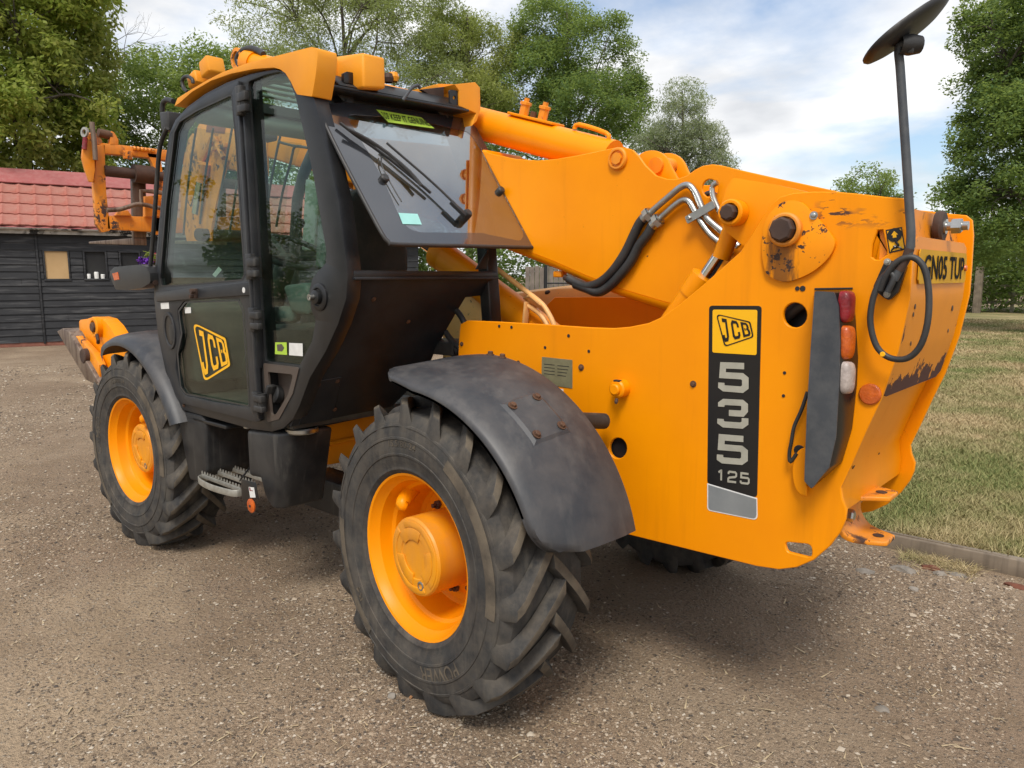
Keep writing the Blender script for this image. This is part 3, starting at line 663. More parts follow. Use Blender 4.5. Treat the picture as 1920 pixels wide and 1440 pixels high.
M['leaf_yellowish'] = leaf_mat('olive_leaves', (0.176, 0.225, 0.058), (0.325, 0.360, 0.112), (0.351, 0.360, 0.117))
M['leaf_oak'] = leaf_mat('dark_oak_leaves', (0.074, 0.141, 0.044), (0.167, 0.254, 0.078), (0.195, 0.283, 0.087))
M['leaf_willow'] = leaf_mat('silver_willow_leaves', (0.234, 0.292, 0.195), (0.360, 0.360, 0.295), (0.310, 0.360, 0.245))
def leaf_cloud(name, clumps, n, size, spread, droop=.3, asp=.45, seed=1):
    """clumps: (centre, radius) list; diamond leaves gathered round twig ends"""
    rs = np.random.default_rng(seed); C = np.array([c for c, r in clumps]); Rr = np.array([r for c, r in clumps])
    w = Rr**2; idx = rs.choice(len(C), n, p=w/w.sum())
    g = rs.normal(0, 1, (n, 3)); g /= np.linalg.norm(g, axis=1)[:, None]
    P = C[idx]+g*(Rr[idx]*rs.random(n)**.45)[:, None]*np.array([1, 1, .8])
    ax = rs.normal(0, 1, (n, 3)); ax[:, 2] = ax[:, 2]*.55-droop*.7; ax /= np.linalg.norm(ax, axis=1)[:, None]
    b = rs.normal(0, .55, (n, 3)); b[:, 2] += 1.; s = np.cross(ax, b); s /= np.linalg.norm(s, axis=1)[:, None]+1e-9
    L = size*rs.uniform(.6, 1.35, n); 
    V = np.stack([P, P+ax*(L*.5)[:, None]+s*(L*asp*.5)[:, None], P+ax*L[:, None], P+ax*(L*.5)[:, None]-s*(L*asp*.5)[:, None]], 1).reshape(-1, 3)
    return fast_mesh(name, V, 4, np.arange(4*n).reshape(-1, 4))
def tree(name, label, cat, base, blobs, leaf, n, size, mat, spread=.55, clump=.5, dens=1., droop=.3, asp=.45, trunk_r=.22, limbs=10, group=None, seed=3, shell=.55):
    """blobs: (centre, (rx, ry, rz)) ellipsoids that make the crown"""
    rs = np.random.default_rng(seed); base = np.array([base[0], base[1], 0.]); root = thing(name, label, cat, tuple(base), group)
    vol = np.array([np.prod(np.array(r)**.75) for c, r in blobs]); clumps = []; K = int(dens*70)
    for (c, r), v in zip(blobs, vol):
        k = max(5, int(K*v/vol.sum()*len(blobs)**.5))
        for _ in range(k):
            g = rs.normal(0, 1, 3); g /= np.linalg.norm(g); q = np.array(c)+g*np.array(r)*(shell+(1-shell)*rs.random())
            clumps.append((q, clump*rs.uniform(.55, 1.35)))
    part('crown', leaf_cloud('crown', clumps, n, size, spread, droop, asp, seed), mat, root)
    top = max(c[2]+r[2]*.3 for c, r in blobs); cen = np.average([c for c, r in blobs], axis=0, weights=vol); ms = []
    P = [base+[0, 0, -.1], base*.75+np.array([cen[0], cen[1], 0])*.25+[0, 0, top*.3], np.array([cen[0], cen[1], top*.62]), np.array([cen[0]+.2, cen[1], top])]
    P = csmooth(P, 5); rr = list(np.linspace(trunk_r, trunk_r*.12, len(P))); ms.append(tube(P, rr, 9))
    pick = rs.choice(len(clumps), min(limbs*5, len(clumps)), replace=False)
    mains = []
    for i, j in enumerate(pick):
        q = clumps[j][0]; f = .25+.6*min(1, max(0, q[2]/top))*rs.uniform(.6, .95)
        if i < limbs: s = np.array(P[min(int(f*len(P)), len(P)-2)]); r0 = trunk_r*(.42-.25*f)
        else:
            m = mains[rs.integers(len(mains))]; m = min(mains, key=lambda w: np.linalg.norm(w[len(w)//2]-q)); s = m[len(m)//2]; r0 = trunk_r*.10
        mid = (s+q)/2+rs.normal(0, .12, 3)*np.linalg.norm(q-s)+[0, 0, .08*np.linalg.norm(q-s)]
        br = csmooth([s, mid, q], 4); 
        if i < limbs: mains.append([np.array(b) for b in br])
        ms.append(tube(br, list(np.linspace(r0, max(.010, r0*.2), len(br))), 6))
    part('trunk', join(*ms), 'bark', root); return root
def blob(u, v, d, ru, rv, rd=None):
    """crown lobe seen round (u, v), d metres away, with half sizes in survey pixels"""
    c = PD((u, v), d); k = np.linalg.norm(c-CAM)/FPX; rx = ru*k; rz = rv*k; return (tuple(c), ((rd or rx), (rd or rx), rz))
g = 'trees round the yard'
tree('chestnut_tree', 'yellowish green chestnut tree rising behind the left of the shed roof', 'tree', PD((60, 500), 26), [blob(20, 60, 26, 130, 130), blob(130, 120, 26.5, 90, 100), blob(50, 230, 26, 150, 100), blob(150, 265, 25.5, 60, 60), blob(-60, 150, 26, 130, 160), blob(100, 20, 26, 110, 70), blob(150, 200, 27, 60, 80)], 'leaf', 60000, .165, 'leaf_chestnut', clump=.50, dens=1.7, shell=.5, droop=.9, asp=.5, seed=5, group=g)
tree('ash_tree', 'dark green tree left of the cab roof behind the loading carriage', 'tree', PD((320, 500), 29), [blob(290, 200, 29, 90, 85), blob(370, 150, 29.5, 70, 60), blob(250, 170, 30, 45, 50), blob(330, 270, 28.5, 120, 90), blob(420, 230, 29, 90, 110)], 'leaf', 52000, .125, 'leaf_mid', clump=.52, dens=2.0, shell=.65, seed=6, group=g)
tree('feathery_tree', 'tall grey green feathery tree behind the cab roof', 'tree', PD((600, 500), 33), [blob(520, 60, 33, 95, 110), blob(640, 30, 33, 110, 90), blob(760, 40, 33.5, 100, 100), blob(560, 170, 32, 120, 90), blob(690, 160, 33, 120, 90), blob(600, -60, 34, 130, 70), blob(740, -40, 34, 120, 60), blob(470, 110, 33, 50, 50), blob(780, 160, 32, 90, 80), blob(560, 300, 31, 110, 90)], 'leaf', 110000, .13, 'leaf_ash', clump=.58, dens=3.0, shell=.65, droop=.7, asp=.32, seed=7, group=g, limbs=16)
tree('olive_tree', 'yellow green loose tree between the feathery tree and the dark oak', 'tree', PD((880, 500), 34), [blob(860, 110, 34, 80, 90), blob(920, 130, 34, 70, 80), blob(840, 60, 35, 60, 50), blob(900, 210, 33, 90, 70)], 'leaf', 50000, .13, 'leaf_yellowish', clump=.5, dens=2.0, droop=.8, asp=.35, seed=8, group=g)
tree('oak_tree', 'dense dark green oak behind the boom cylinder', 'tree', PD((1080, 500), 35), [blob(1040, 90, 35, 85, 80), blob(1120, 130, 35, 80, 90), blob(1000, 170, 34, 80, 90), blob(1090, 210, 34, 110, 70), blob(1180, 190, 35.5, 45, 55), blob(1035, 40, 35.5, 50, 42), blob(1010, 300, 33, 120, 90), blob(1150, 290, 34, 90, 70)], 'leaf', 110000, .125, 'leaf_oak', clump=.52, dens=3.0, shell=.7, droop=.3, asp=.5, seed=9, group=g, limbs=14)
tree('willow_tree', 'silvery willow right of the oak behind the boom ears', 'tree', PD((1280, 500), 31), [blob(1270, 230, 31, 60, 60), blob(1320, 270, 31, 45, 55), blob(1240, 290, 31, 60, 60), blob(1300, 330, 31, 80, 60), blob(1345, 310, 31.5, 25, 40), blob(1285, 185, 31.5, 32, 30)], 'leaf', 46000, .12, 'leaf_willow', clump=.36, dens=2.0, shell=.5, droop=1.0, asp=.24, seed=10, group=g)
tree('hawthorn_bush', 'small bushy tree showing above the tail of the machine', 'tree', PD((1630, 500), 30), [blob(1630, 345, 30, 55, 32), blob(1600, 370, 30, 45, 30), blob(1665, 365, 30, 32, 30), blob(1640, 420, 30, 75, 50)], 'leaf', 9500, .11, 'leaf_mid', clump=.32, dens=.8, seed=11, group=g, trunk_r=.1)
tree('field_oak', 'big dark oak at the right picture edge behind the mirror', 'tree', PD((1960, 520), 27), [blob(1890, 110, 27, 70, 90), blob(1960, 40, 27, 110, 110), blob(1880, 210, 26.5, 60, 60), blob(1930, 240, 26, 100, 90), blob(1850, 330, 26.5, 70, 45), blob(1900, 370, 26, 110, 70), blob(1820, 375, 26.5, 50, 28), blob(1990, 180, 27, 110, 150), blob(1850, 95, 27.5, 35, 35), blob(1900, 450, 26, 90, 60)], 'leaf', 105000, .115, 'leaf_oak', clump=.40, dens=2.6, shell=.6, droop=.3, asp=.5, seed=12, group=g, limbs=14, trunk_r=.3)
def bare_tree():
    rs = np.random.default_rng(4); b = PD((195, 480), 27.5); root = thing('bare_tree', 'thin leafless tree top between the chestnut and the dark tree', 'tree', (b[0], b[1], 0), g); ms = []
    def grow(p, d, l, r, k):
        q = p+d*l; ms.append(tube([p, (p+q)/2+rs.normal(0, .04, 3)*l, q], [r, r*.85, r*.65], 5))
        if k == 0: return
        for _ in range(3 if k > 2 else 2):
            e = d+rs.normal(0, .42, 3)+[0, -.12, .08]; grow(q, e/np.linalg.norm(e), l*rs.uniform(.62, .85), r*.58, k-1)
    top = PD((185, 180), 27.5); ms.append(tube([(b[0], b[1], 0), top], [.12, .05], 6)); d = PD((205, 120), 27.5)-top
    grow(top, d/np.linalg.norm(d), .95, .035, 5)
    part('trunk', join(*ms), 'bark', root)
bare_tree()
def hedge(name, label, pts, n, size, mat, clump, seed):
    o = part(name, leaf_cloud(name, pts, n, size, .5, .2, .5, seed), mat); tag(o, label, 'hedge'); return o
rs = np.random.default_rng(21)
hp = [(PD((rs.uniform(600, 1180), rs.uniform(330, 560)), rs.uniform(24, 29)), rs.uniform(.5, .9)) for _ in range(170)]
hedge('conifer_hedge', 'dark overgrown hedge seen under the boom and through the rear window', hp, 42000, .16, 'leaf_oak', .5, 22)
hp = [(PD((rs.uniform(1700, 2000), rs.uniform(430, 560)), rs.uniform(40, 47)), rs.uniform(.7, 1.2)) for _ in range(110)]
hedge('field_hedge', 'dark field hedge behind the post and rail fence at the right', hp, 30000, .2, 'leaf_oak', .5, 23)
hp = [(PD((rs.uniform(-120, 640), rs.uniform(330, 470)), rs.uniform(27, 31)), rs.uniform(.6, 1.1)) for _ in range(110)]
hedge('back_hedge', 'leafy hedge behind the shed roof', hp, 26000, .18, 'leaf_mid', .5, 24)
M['rail'] = paint('pale_grey_rail', (.36, .33, .27), (.26, .235, .19), 6, .85)
def build_fence():
    a = PD((1760, 575), 44); b = PD((2020, 582), 40); a[2] = b[2] = .05; root = thing('rail_fence', 'pale weathered post and rail fence in front of the field hedge', 'fence', tuple(a))
    n = 7
    for i in range(n+1): p = a+(b-a)*i/n; part('post', box((p[0], p[1], .65), (.13, .13, 1.3), .01), 'rail', root)
    for z in (.45, .85, 1.22): part('rail', bar([a+[.05, .1, z], b+[.05, .1, z]], .05, .13, bev=.008), 'rail', root)
    c = PD((1832, 570), 40); t = part('gate_post', box((c[0], c[1], 1.1), (.3, .3, 2.2), .02), 'timber'); tag(t, 'broad grey wooden post at the end of the rail fence beside the tail', 'post')
build_fence()
M['old_wood'] = paint('brown_fence_boards', (.20, .165, .135), (.14, .115, .095), 5, .85, bump=.2)
def build_board_fence():
    a = PD((985, 560), 19.5); b = PD((1240, 560), 18.5); a[2] = b[2] = 0; t = (b-a)/np.linalg.norm(b-a); root = thing('board_fence', 'brown vertical board fence seen under the boom', 'fence', tuple(a)); nn = np.array([t[1], -t[0], 0])
    if np.dot(nn, CAM-a) < 0: nn = -nn
    L_ = np.linalg.norm(b-a); n = int(L_/.13)
    for i in range(n):
        p = a+t*(i*.13); h = 1.95+.02*math.sin(i*3.7)
        part('board', prism([p, p+t*.115, p+t*.115+[0, 0, h], p+[0, 0, h]], -nn*.02, 0), 'old_wood', root)
    part('back_rail', prism([a-nn*.03+[0, 0, 1.2], b-nn*.03+[0, 0, 1.2], b-nn*.03+[0, 0, 1.3], a-nn*.03+[0, 0, 1.3]], -nn*.05, 0), 'old_wood', root)
    g0 = PD((1023, 520), 17.0); g0[2] = 0; g1 = g0+t*2.4; gate = thing('metal_gate', 'dark tubular metal gate in front of the board fence', 'gate', tuple(g0))
    part('gate_post', tube([g0, g0+[0, 0, 1.95]], .04, 8), 'black', gate)
    for z in (.3, .7, 1.1, 1.55): part('rail', tube([g0+[0, 0, z], g1+[0, 0, z]], .02, 6), 'black', gate)
    part('gate_post', tube([g1, g1+[0, 0, 1.6]], .03, 8), 'black', gate)
build_board_fence()
M['blue'] = paint('blue_plastic', (.01, .09, .42), (.01, .07, .34), 4, .4)
c = PD((1152, 560), 14); o = part('barrel', lathe([(0, 0), (.27, 0), (.29, .1), (.29, .35), (.30, .37), (.29, .40), (.29, .95), (.30, .97), (.29, 1.0), (.27, 1.27), (.1, 1.31), (0, 1.31)], (c[0], c[1], 0), (0, 0, 1), 24), 'blue'); tag(o, 'blue plastic barrel standing behind the engine bonnet', 'barrel')
def build_basket():
    c = W3(3.44, 2.02, .35); rs = np.random.default_rng(3); root = thing('hanging_basket', 'hanging basket of purple and pink flowers on the shed front', 'flower basket', tuple(c))
    part('foliage', leaf_cloud('foliage', [(c+rs.normal(0, .12, 3), .14) for _ in range(12)], 1100, .07, .3, .5, .6, 4), 'leaf_chestnut', root)
    part('purple_flowers', leaf_cloud('p', [(c+np.array([.0, .13, 0])+rs.normal(0, .10, 3)+[0, 0, .02], .09) for _ in range(8)], 500, .055, .3, 0, .9, 5), 'petal_p', root)
    part('pink_flowers', leaf_cloud('q', [(c+np.array([.0, -.10, .08])+rs.normal(0, .09, 3), .09) for _ in range(8)], 500, .055, .3, 0, .9, 6), 'petal_r', root)
    part('basket', lathe([(.05, -.28), (.16, -.2), (.2, -.08), (.19, -.08), (.04, -.26)], tuple(c), (0, 0, 1), 14), 'dark', root)
    part('chain', tube([c+[0, 0, .1], W3(3.44, 2.7, .22)], .006, 5), 'rust_dark', root)
build_basket()

# the wood on the near side of the yard, whose dark mass shows in the side panes
rs = np.random.default_rng(31); wp = []
for k in range(150):
    x = rs.uniform(2, 62); top = 8.2+2.2*math.sin(x*.31)+1.3*math.sin(x*.83+1); z = rs.uniform(.6, top); wp.append(((x, 31+rs.uniform(-1.5, 3), z), rs.uniform(.9, 1.7)))
o = part('wood_edge', leaf_cloud('wood_edge', wp, 26000, .42, .5, .3, .6, 32), 'leaf_oak'); tag(o, None, None, kind='stuff'); o['label'] = 'dark edge of a wood mirrored in the side windows'
# ================================================================== TELEHANDLER
TH = thing('telehandler', 'big yellow telescopic handler with black cab and a long boom parked on gravel', 'telehandler', (1.37, 0, 0))
SP, BF, BB, CL = .43, .10, -.20, 1.07          # left faces: chassis side plate, boom (left, right), cab
def P_(name, me, mat, parent=None, label=None): return part(name, me, mat, parent or TH, label)
def mirror_x(pts): return pts
# ---------------------------------------------------------------- chassis side plates
front = [(858, 690), (860, 640), (863, 608), (876, 601), (940, 603.5), (1040, 609.5), (1106, 614), (1150, 615.5), (1180, 613), (1215, 606), (1242, 594), (1275, 570), (1317, 535), (1350, 506), (1389, 471), (1410, 438), (1428, 408), (1444, 385), (1462, 369), (1487, 362), (1527, 359), (1567, 359.5), (1613, 363.5), (1660, 369)]
rear = [(1697, 372), (1711, 384), (1714, 420), (1713, 441), (1710, 500), (1706, 560), (1697, 601), (1684, 658), (1668, 704), (1652, 749), (1625, 806), (1598, 868), (1576, 915), (1579, 935), (1587, 956), (1585, 975), (1576, 997), (1556, 1024), (1526, 1050), (1494, 1064), (1460, 1068), (1419, 1062)]
bottom = [(1170, 1000.5), (1010, 957), (880, 900), (740, 850)]
side2 = PYl(front+rear+bottom, SP)
def circ(u, v, ru, rv, n=20, y=SP): return PYl([(u+ru*math.cos(a), v+rv*math.sin(a)) for a in np.linspace(0, 2*math.pi, n, endpoint=False)], y)
slot = PYl(rounded([(1471, 1016), (1521, 1021), (1523, 1047), (1475, 1035)], 12), SP)
hexh = PYl([(1634, 482), (1636, 458), (1645, 432), (1655, 431), (1663, 470), (1662, 478), (1650, 487), (1641, 487)], SP)
holes = [circ(1490.5, 591, 22.5, 23.5), circ(1158.5, 840.5, 16.5, 19.5), slot, hexh]
left_plate = P_('side_plate', side(side2, SP, .018, holes, .003), 'yellow_scuffed')
iz = PY((1100, 556.5), -.41)[2]
rp = PYl(front[12:], SP); 
right2 = [tuple(PY(q, -.41)[[0, 2]]) for q in ((1022, 610), (1024, 572), (1040, 557), (1110, 556.5), (1178, 557.5))]+PYl([(1300, 545), (1350, 506)]+front[18:]+rear+bottom, SP)
P_('side_plate', side(right2, -.43, .018, (), .003, -1), 'yellow')
for u, v, r in ((936, 611.5, 3), (959, 613.5, 3), (1066, 629.5, 3.2), (1022, 651.5, 3), (1104, 658.5, 3), (1505, 541, 5), (1495, 541, 4), (1471, 699, 3), (1469, 742, 3), (972, 679, 3), (1645, 540, 3)):
    c = PY((u, v), SP+.0015); k = np.linalg.norm(c-CAM)/FPX; P_('bolt_hole', disc(c, (0, 1, 0), r*k, .0012, 10, .0004), 'dark', left_plate)
for u, v, r in ((1090, 689, 6), (1300, 720, 6), (866, 645, 4), (972, 680, 4)):
    c = PY((u, v), SP); k = np.linalg.norm(c-CAM)/FPX; P_('bolt', bolt(c, (0, 1, 0), r*k*.7, .008), 'rust', left_plate)
c = PY((1155, 730), SP+.05); P_('greased_boss', join(lathe([(.036, -.05), (.036, -.006), (.030, 0), (0, 0)], c, (0, 1, 0), 24), lathe([(.022, 0), (.022, .012), (.018, .016), (0, .016)], c, (0, 1, 0), 20)), 'yellow', left_plate)
P_('grease_nipple', lathe([(.006, 0), (.008, .014), (.004, .022), (0, .022)], c+[-.005, .0, -.036], (0, .3, -1), 8), 'rust_dark', left_plate)
P_('grease_slot', box(c+[0, -.01, .033], (.03, .02, .008), .003), 'dark', left_plate)
# pivot pin plate and main pin
lob = [(1432, 500), (1428, 468), (1431, 428), (1441, 403), (1462, 382), (1481, 376), (1503, 380), (1522, 398), (1545, 424), (1560, 443), (1565, 458), (1554, 482), (1527, 507), (1495, 523), (1468, 528), (1441, 517)]
def pin_mat():
    # worn paint with a run of grease and rust below the pin
    m, nt, b = new_mat('greasy_pin_plate_paint'); L = nt.links; b.inputs['Specular IOR Level'].default_value = .25
    n = noise(nt, 4); col = mixc(nt, ramp(nt, n.outputs[0], .35, .65).outputs[0], YEL, (.76, .24, .004))
    c = PY((1474, 431), SP); tc = nd(nt, 'TexCoord'); sx = nd(nt, 'SeparateXYZ'); L.new(tc.outputs['Object'], sx.inputs[0])
    dx = math_(nt, 'ABSOLUTE', math_(nt, 'SUBTRACT', sx.outputs[0], float(c[0])+.005), 0.); dz = math_(nt, 'SUBTRACT', float(c[2]), sx.outputs[2])
    st = noise(nt, 9, 7, .65, (3.2, 1, .55))
    run = math_(nt, 'MULTIPLY', ramp(nt, math_(nt, 'SUBTRACT', math_(nt, 'MULTIPLY', st.outputs[0], .17), dx), .03, .06).outputs[0], ramp(nt, dz, .0, .03).outputs[0])
    col = mixc(nt, math_(nt, 'MULTIPLY', run, .8), col, (.13, .055, .02))
    r2 = math_(nt, 'SQRT', math_(nt, 'ADD', math_(nt, 'MULTIPLY', dx, dx), math_(nt, 'MULTIPLY', dz, dz)), 0.)
    k = noise(nt, 24, 8, .68); ch = ramp(nt, math_(nt, 'SUBTRACT', k.outputs[0], math_(nt, 'MULTIPLY', math_(nt, 'ABSOLUTE', math_(nt, 'SUBTRACT', r2, .10), 0.), .9)), .555, .57)
    col = mixc(nt, ch.outputs[0], col, (.055, .032, .025))
    L.new(col, b.inputs['Base Color']); b.inputs['Roughness'].default_value = .48; M['pin_plate'] = m
pin_mat()
lobp = P_('pin_plate', side(PYl([tuple(p) for p in csmooth(lob, 3, True)], SP+.016), SP+.016, .018, (), .004), 'pin_plate')
c = PY((1474, 431), SP+.016); P_('pin_boss', lathe([(.056, 0), (.056, .018), (.050, .024), (.044, .024), (.040, .010), (.0, .010)], c, (0, 1, 0), 28), 'yellow_chipped', lobp)
P_('pivot_pin', lathe([(.040, 0), (.040, .046), (.034, .052), (0, .052)], c, (0, 1, 0), 8), 'rust_dark', lobp)
P_('bolt', bolt(PY((1526, 404), SP+.016), (0, 1, 0), .009, .008), 'steel', lobp)
# inner ram bracket block behind the plate, small pin with its boss
blk = [(1373, 333), (1362, 352), (1352, 385), (1350, 408), (1361, 434), (1389, 457), (1440, 490), (1590, 500), (1590, 378), (1540, 366), (1450, 345)]
P_('ram_bracket', side(PYl(rounded([q+(0,) if i not in (0, 3, 4) else q+(10,) for i, q in enumerate(blk)]), .408), .408, .22, (), .02), 'yellow')
c = PY((1381, 400), .41); P_('ram_boss', lathe([(.046, 0), (.046, .05), (.041, .056), (.033, .056), (.03, .04), (0, .04)], c, (0, 1, 0), 26), 'yellow')
P_('ram_pin', lathe([(.028, 0), (.028, .075), (.023, .08), (0, .08)], c, (0, 1, 0), 8), 'rust_dark')
# levelling ram beside the boom
def U(uv, y): return PY(uv, y)
yR = .30
P_('ram_eye', tube([U((1384, 398), yR), U((1352, 484), yR)], .034, 18), 'yellow')
P_('ram_rod', tube([U((1360, 462), yR), U((1300, 552), yR)], .026, 18), 'chrome')
rb = P_('ram_barrel', tube([U((1318, 522), yR), U((1200, 690), yR)], .048, 22), 'yellow')
P_('gland', tube([U((1321, 518), yR), U((1297, 553), yR)], .053, 22), 'yellow', rb)
# ---------------------------------------------------------------- tail closure between the plates
seam = [(1640, 368), (1690, 374), (1708, 392), (1713, 441), (1710, 500), (1706, 560), (1697, 601), (1684, 658), (1668, 704), (1652, 749), (1625, 806), (1598, 868), (1582, 905), (1586, 950), (1583, 985)]
sp = [PY(q, SP) for q in seam]
prof = [np.array((p[0]+(.05 if i > 1 else .02), p[2]-(.012 if i < 3 else 0))) for i, p in enumerate(sp)]
def sweep(prof, y0, y1, th, inward=(1, 0)):
    pr = [np.array(p, float) for p in prof]; inn = []
    for i, p in enumerate(pr):
        t = pr[min(i+1, len(pr)-1)]-pr[max(i-1, 0)]; t /= np.linalg.norm(t); nn = np.array((-t[1], t[0])); nn = nn if np.dot(nn, inward) > 0 else -nn; inn.append(p+nn*th)
    ring = pr+inn[::-1]; return loft([[(q[0], y, q[1]) for q in ring] for y in (y0, y1)], sm=32)
bull = P_('tail_casting', sweep(prof[:5], -.408, .408, .05, (.6, -.8)), 'yellow_worn')
P_('tail_panel', sweep(prof[4:10], -.408, .408, .03), 'rust_dark')
low = P_('tail_lower_panel', sweep(prof[9:], -.408, .408, .02), 'yellow')
pc = [np.array((p[0]+.022, p[2])) for p in [PY(q, SP) for q in seam[3:10]]]
def on_tail(t, y, off=0.):
    """point on the cover: t along its height 0..1"""
    d = [0]+list(np.cumsum([np.linalg.norm(pc[i+1]-pc[i]) for i in range(len(pc)-1)])); s = t*d[-1]
    i = max(0, min(len(pc)-2, int(np.searchsorted(d, s))-1)); f = (s-d[i])/(d[i+1]-d[i]); q = pc[i]*(1-f)+pc[i+1]*f
    tt = pc[i+1]-pc[i]; tt /= np.linalg.norm(tt); nn = np.array((tt[1], -tt[0])); nn = nn if nn[0] < 0 else -nn; q = q+nn*off
    return np.array((q[0], y, q[1]))
V = []; F = []; nt_, ny_ = 26, 12                   # cover with rounded corners, bent to the tail
def cover(name, y0, y1, t0, t1, r, off, th, mat, parent, ny=12, nt=26):
    R_top = r; rows = []
    for s in range(nt+1):
        t = t0+(t1-t0)*s/nt; z = (t-t0)*1.15; zb = (t1-t)*1.15
        ins = 0
        for q in (z, zb):
            if q < r: ins = max(ins, r-math.sqrt(max(0, r*r-(r-q)**2)))
        rows.append([[on_tail(t, y0+ins+(y1-y0-2*ins)*j/ny, o) for j in range(ny+1)] for o in (off, off-th)])
    V = []; F = []; m = ny+1
    for o in (0, 1):
        for rw in rows: V += rw[o]
    K = len(rows)*m
    for i in range(nt):
        for j in range(ny):
            a = i*m+j; F.append((a, a+1, a+m+1, a+m)); F.append((K+a, K+a+m, K+a+m+1, K+a+1))
        a = i*m; F.append((a, a+m, K+a+m, K+a)); a = i*m+ny; F.append((a, K+a, K+a+m, a+m))
    for i in (0, nt):
        for j in range(ny): a = i*m+j; F.append((a, K+a, K+a+1, a+1))
    return P_(name, mesh(V, F, 32), mat, parent)
M['cover'] = None
def cover_mat():
    m, nt, b = new_mat('rust_edged_cover'); L = nt.links; b.inputs['Specular IOR Level'].default_value = .2
    n = noise(nt, 2.2); col = mixc(nt, ramp(nt, n.outputs[0], .35, .65).outputs[0], (.78, .27, .006), (.68, .23, .015))
    tc = nd(nt, 'TexCoord'); sx = nd(nt, 'SeparateXYZ'); L.new(tc.outputs['Object'], sx.inputs[0])
    k = noise(nt, 9, 9, .66); k2 = noise(nt, 26, 6, .6)
    # bare rusty band where the paint has flaked from the bottom edge and the outer margins
    bot = math_(nt, 'MULTIPLY', math_(nt, 'SUBTRACT', 1.44, sx.outputs[2]), 2.6)
    my = math_(nt, 'ABSOLUTE', math_(nt, 'SUBTRACT', sx.outputs[1], .005), 0.)
    ed = math_(nt, 'MULTIPLY', math_(nt, 'SUBTRACT', my, .33), 4.5)
    s = math_(nt, 'ADD', math_(nt, 'MAXIMUM', bot, ed), k.outputs[0])
    f = ramp(nt, s, .68, .695)
    col = mixc(nt, f.outputs[0], col, (.085, .035, .032))
    sp_ = ramp(nt, k2.outputs[0], .69, .70); col = mixc(nt, math_(nt, 'MULTIPLY', sp_.outputs[0], .8), col, (.10, .045, .03))
    L.new(col, b.inputs['Base Color']); L.new(math_(nt, 'ADD', math_(nt, 'MULTIPLY', f.outputs[0], .25), .42), b.inputs['Roughness'])
    bp = nd(nt, 'Bump', Strength=.25, Distance=.004); bp.invert = True; L.new(f.outputs[0], bp.inputs['Height']); L.new(bp.outputs[0], b.inputs['Normal'])
    M['cover'] = m
cover_mat()
cov = cover('tail_cover', -.360, .388, .0, 1., .05, .012, .014, 'cover', TH)
npl = cover('number_plate', -.33, .335, .075, .285, .012, .020, .004, 'plate_yellow', TH, 12, 8)
def tail_quad(t0, t1, y0, y1, off): return [on_tail(t1, y0, off), on_tail(t1, y1, off), on_tail(t0, y1, off), on_tail(t0, y0, off)]
P_('lettering', typed('GN05 TUP', tail_quad(.105, .26, .285, -.285, .0225), .018), 'ink', npl)
P_('small_print', typed('www.platemaker.co.uk', tail_quad(.325, .337, .12, -.08, .0225), 0), 'decal_black', npl) if False else None
for y in (.31, -.305): P_('screw', lathe([(.012, 0), (.011, .006), (0, .009)], on_tail(.18, y, .02), (-1, 0, .08), 10), 'amber', npl)
for t, y, r in ((.02, -.03, 0), (.46, -.22, .013), (.42, .31, .009), (.47, .31, .008), (.63, -.24, .008), (.66, .26, .008)):
    if r: P_('bolt_hole', disc(on_tail(t, y, .0125), (-1, 0, .05), r, .001, 10, .0003), 'rust_dark', cov)
# tail stop: rubber washer, galvanised stud and nut on the top casting
c = np.array((prof[3][0]-.004, -.03, PX((1765, 428), prof[3][0])[2])); 
st = P_('rubber_buffer', lathe([(.052, 0), (.055, .008), (.055, .02), (.048, .028), (0, .028)], c, (-1, 0, 0), 26), 'rust_dark')
P_('stud', lathe([(.026, .028), (.026, .034), (.015, .034), (.015, .10), (0, .10)], c, (-1, 0, 0), 16), 'steel', st)
P_('nut', lathe([(.026, .050), (.026, .078), (.022, .081), (0, .081)], c, (-1, 0, 0), 6), 'steel', st)
# towing jaw
jc = np.array((-1.30, 0, .81)); JX = -1.268
def jaw():
    zc = jc[2]; L_ = .15; h = .066
    pr = [(JX-L_, zc+h+.012), (JX-.085, zc+h+.010), (JX-.035, zc+h), (JX-.008, zc+h*.55), (JX, zc), (JX-.008, zc-h*.55), (JX-.035, zc-h), (JX-.085, zc-h-.008), (JX-L_, zc-h-.008)]
    pr = [np.array(p) for p in csmooth(pr, 3)]; inn = []
    for i, p in enumerate(pr):
        t = pr[min(i+1, len(pr)-1)]-pr[max(i-1, 0)]; t /= np.linalg.norm(t); inn.append(p+np.array((-t[1], t[0]))*.018)
    W = []
    for i in range(len(pr)):
        f = abs(i/(len(pr)-1)-.5)*2; W.append(.125-.075*max(0, (f-.4)/.6)**1.2)
    return bevel(loft([[(a[0], -w, a[1]), (a[0], w, a[1]), (b[0], w, b[1]), (b[0], -w, b[1])] for a, b, w in zip(pr, inn, W)]), .004)
jw = P_('tow_jaw', jaw(), 'yellow_worn')
for z in (jc[2]+.066+.018+.012, jc[2]-.066-.008+.001): P_('pin_hole', lathe([(.020, 0), (.020, .0015), (0, .0015)], (JX-.105, 0, z), (0, 0, 1), 16), 'rust_dark', jw)
P_('bolt', lathe([(.024, 0), (.024, .022), (.018, .028), (0, .028)], (JX-.004, .055, jc[2]), (-1, 0, 0), 6), 'steel', jw)
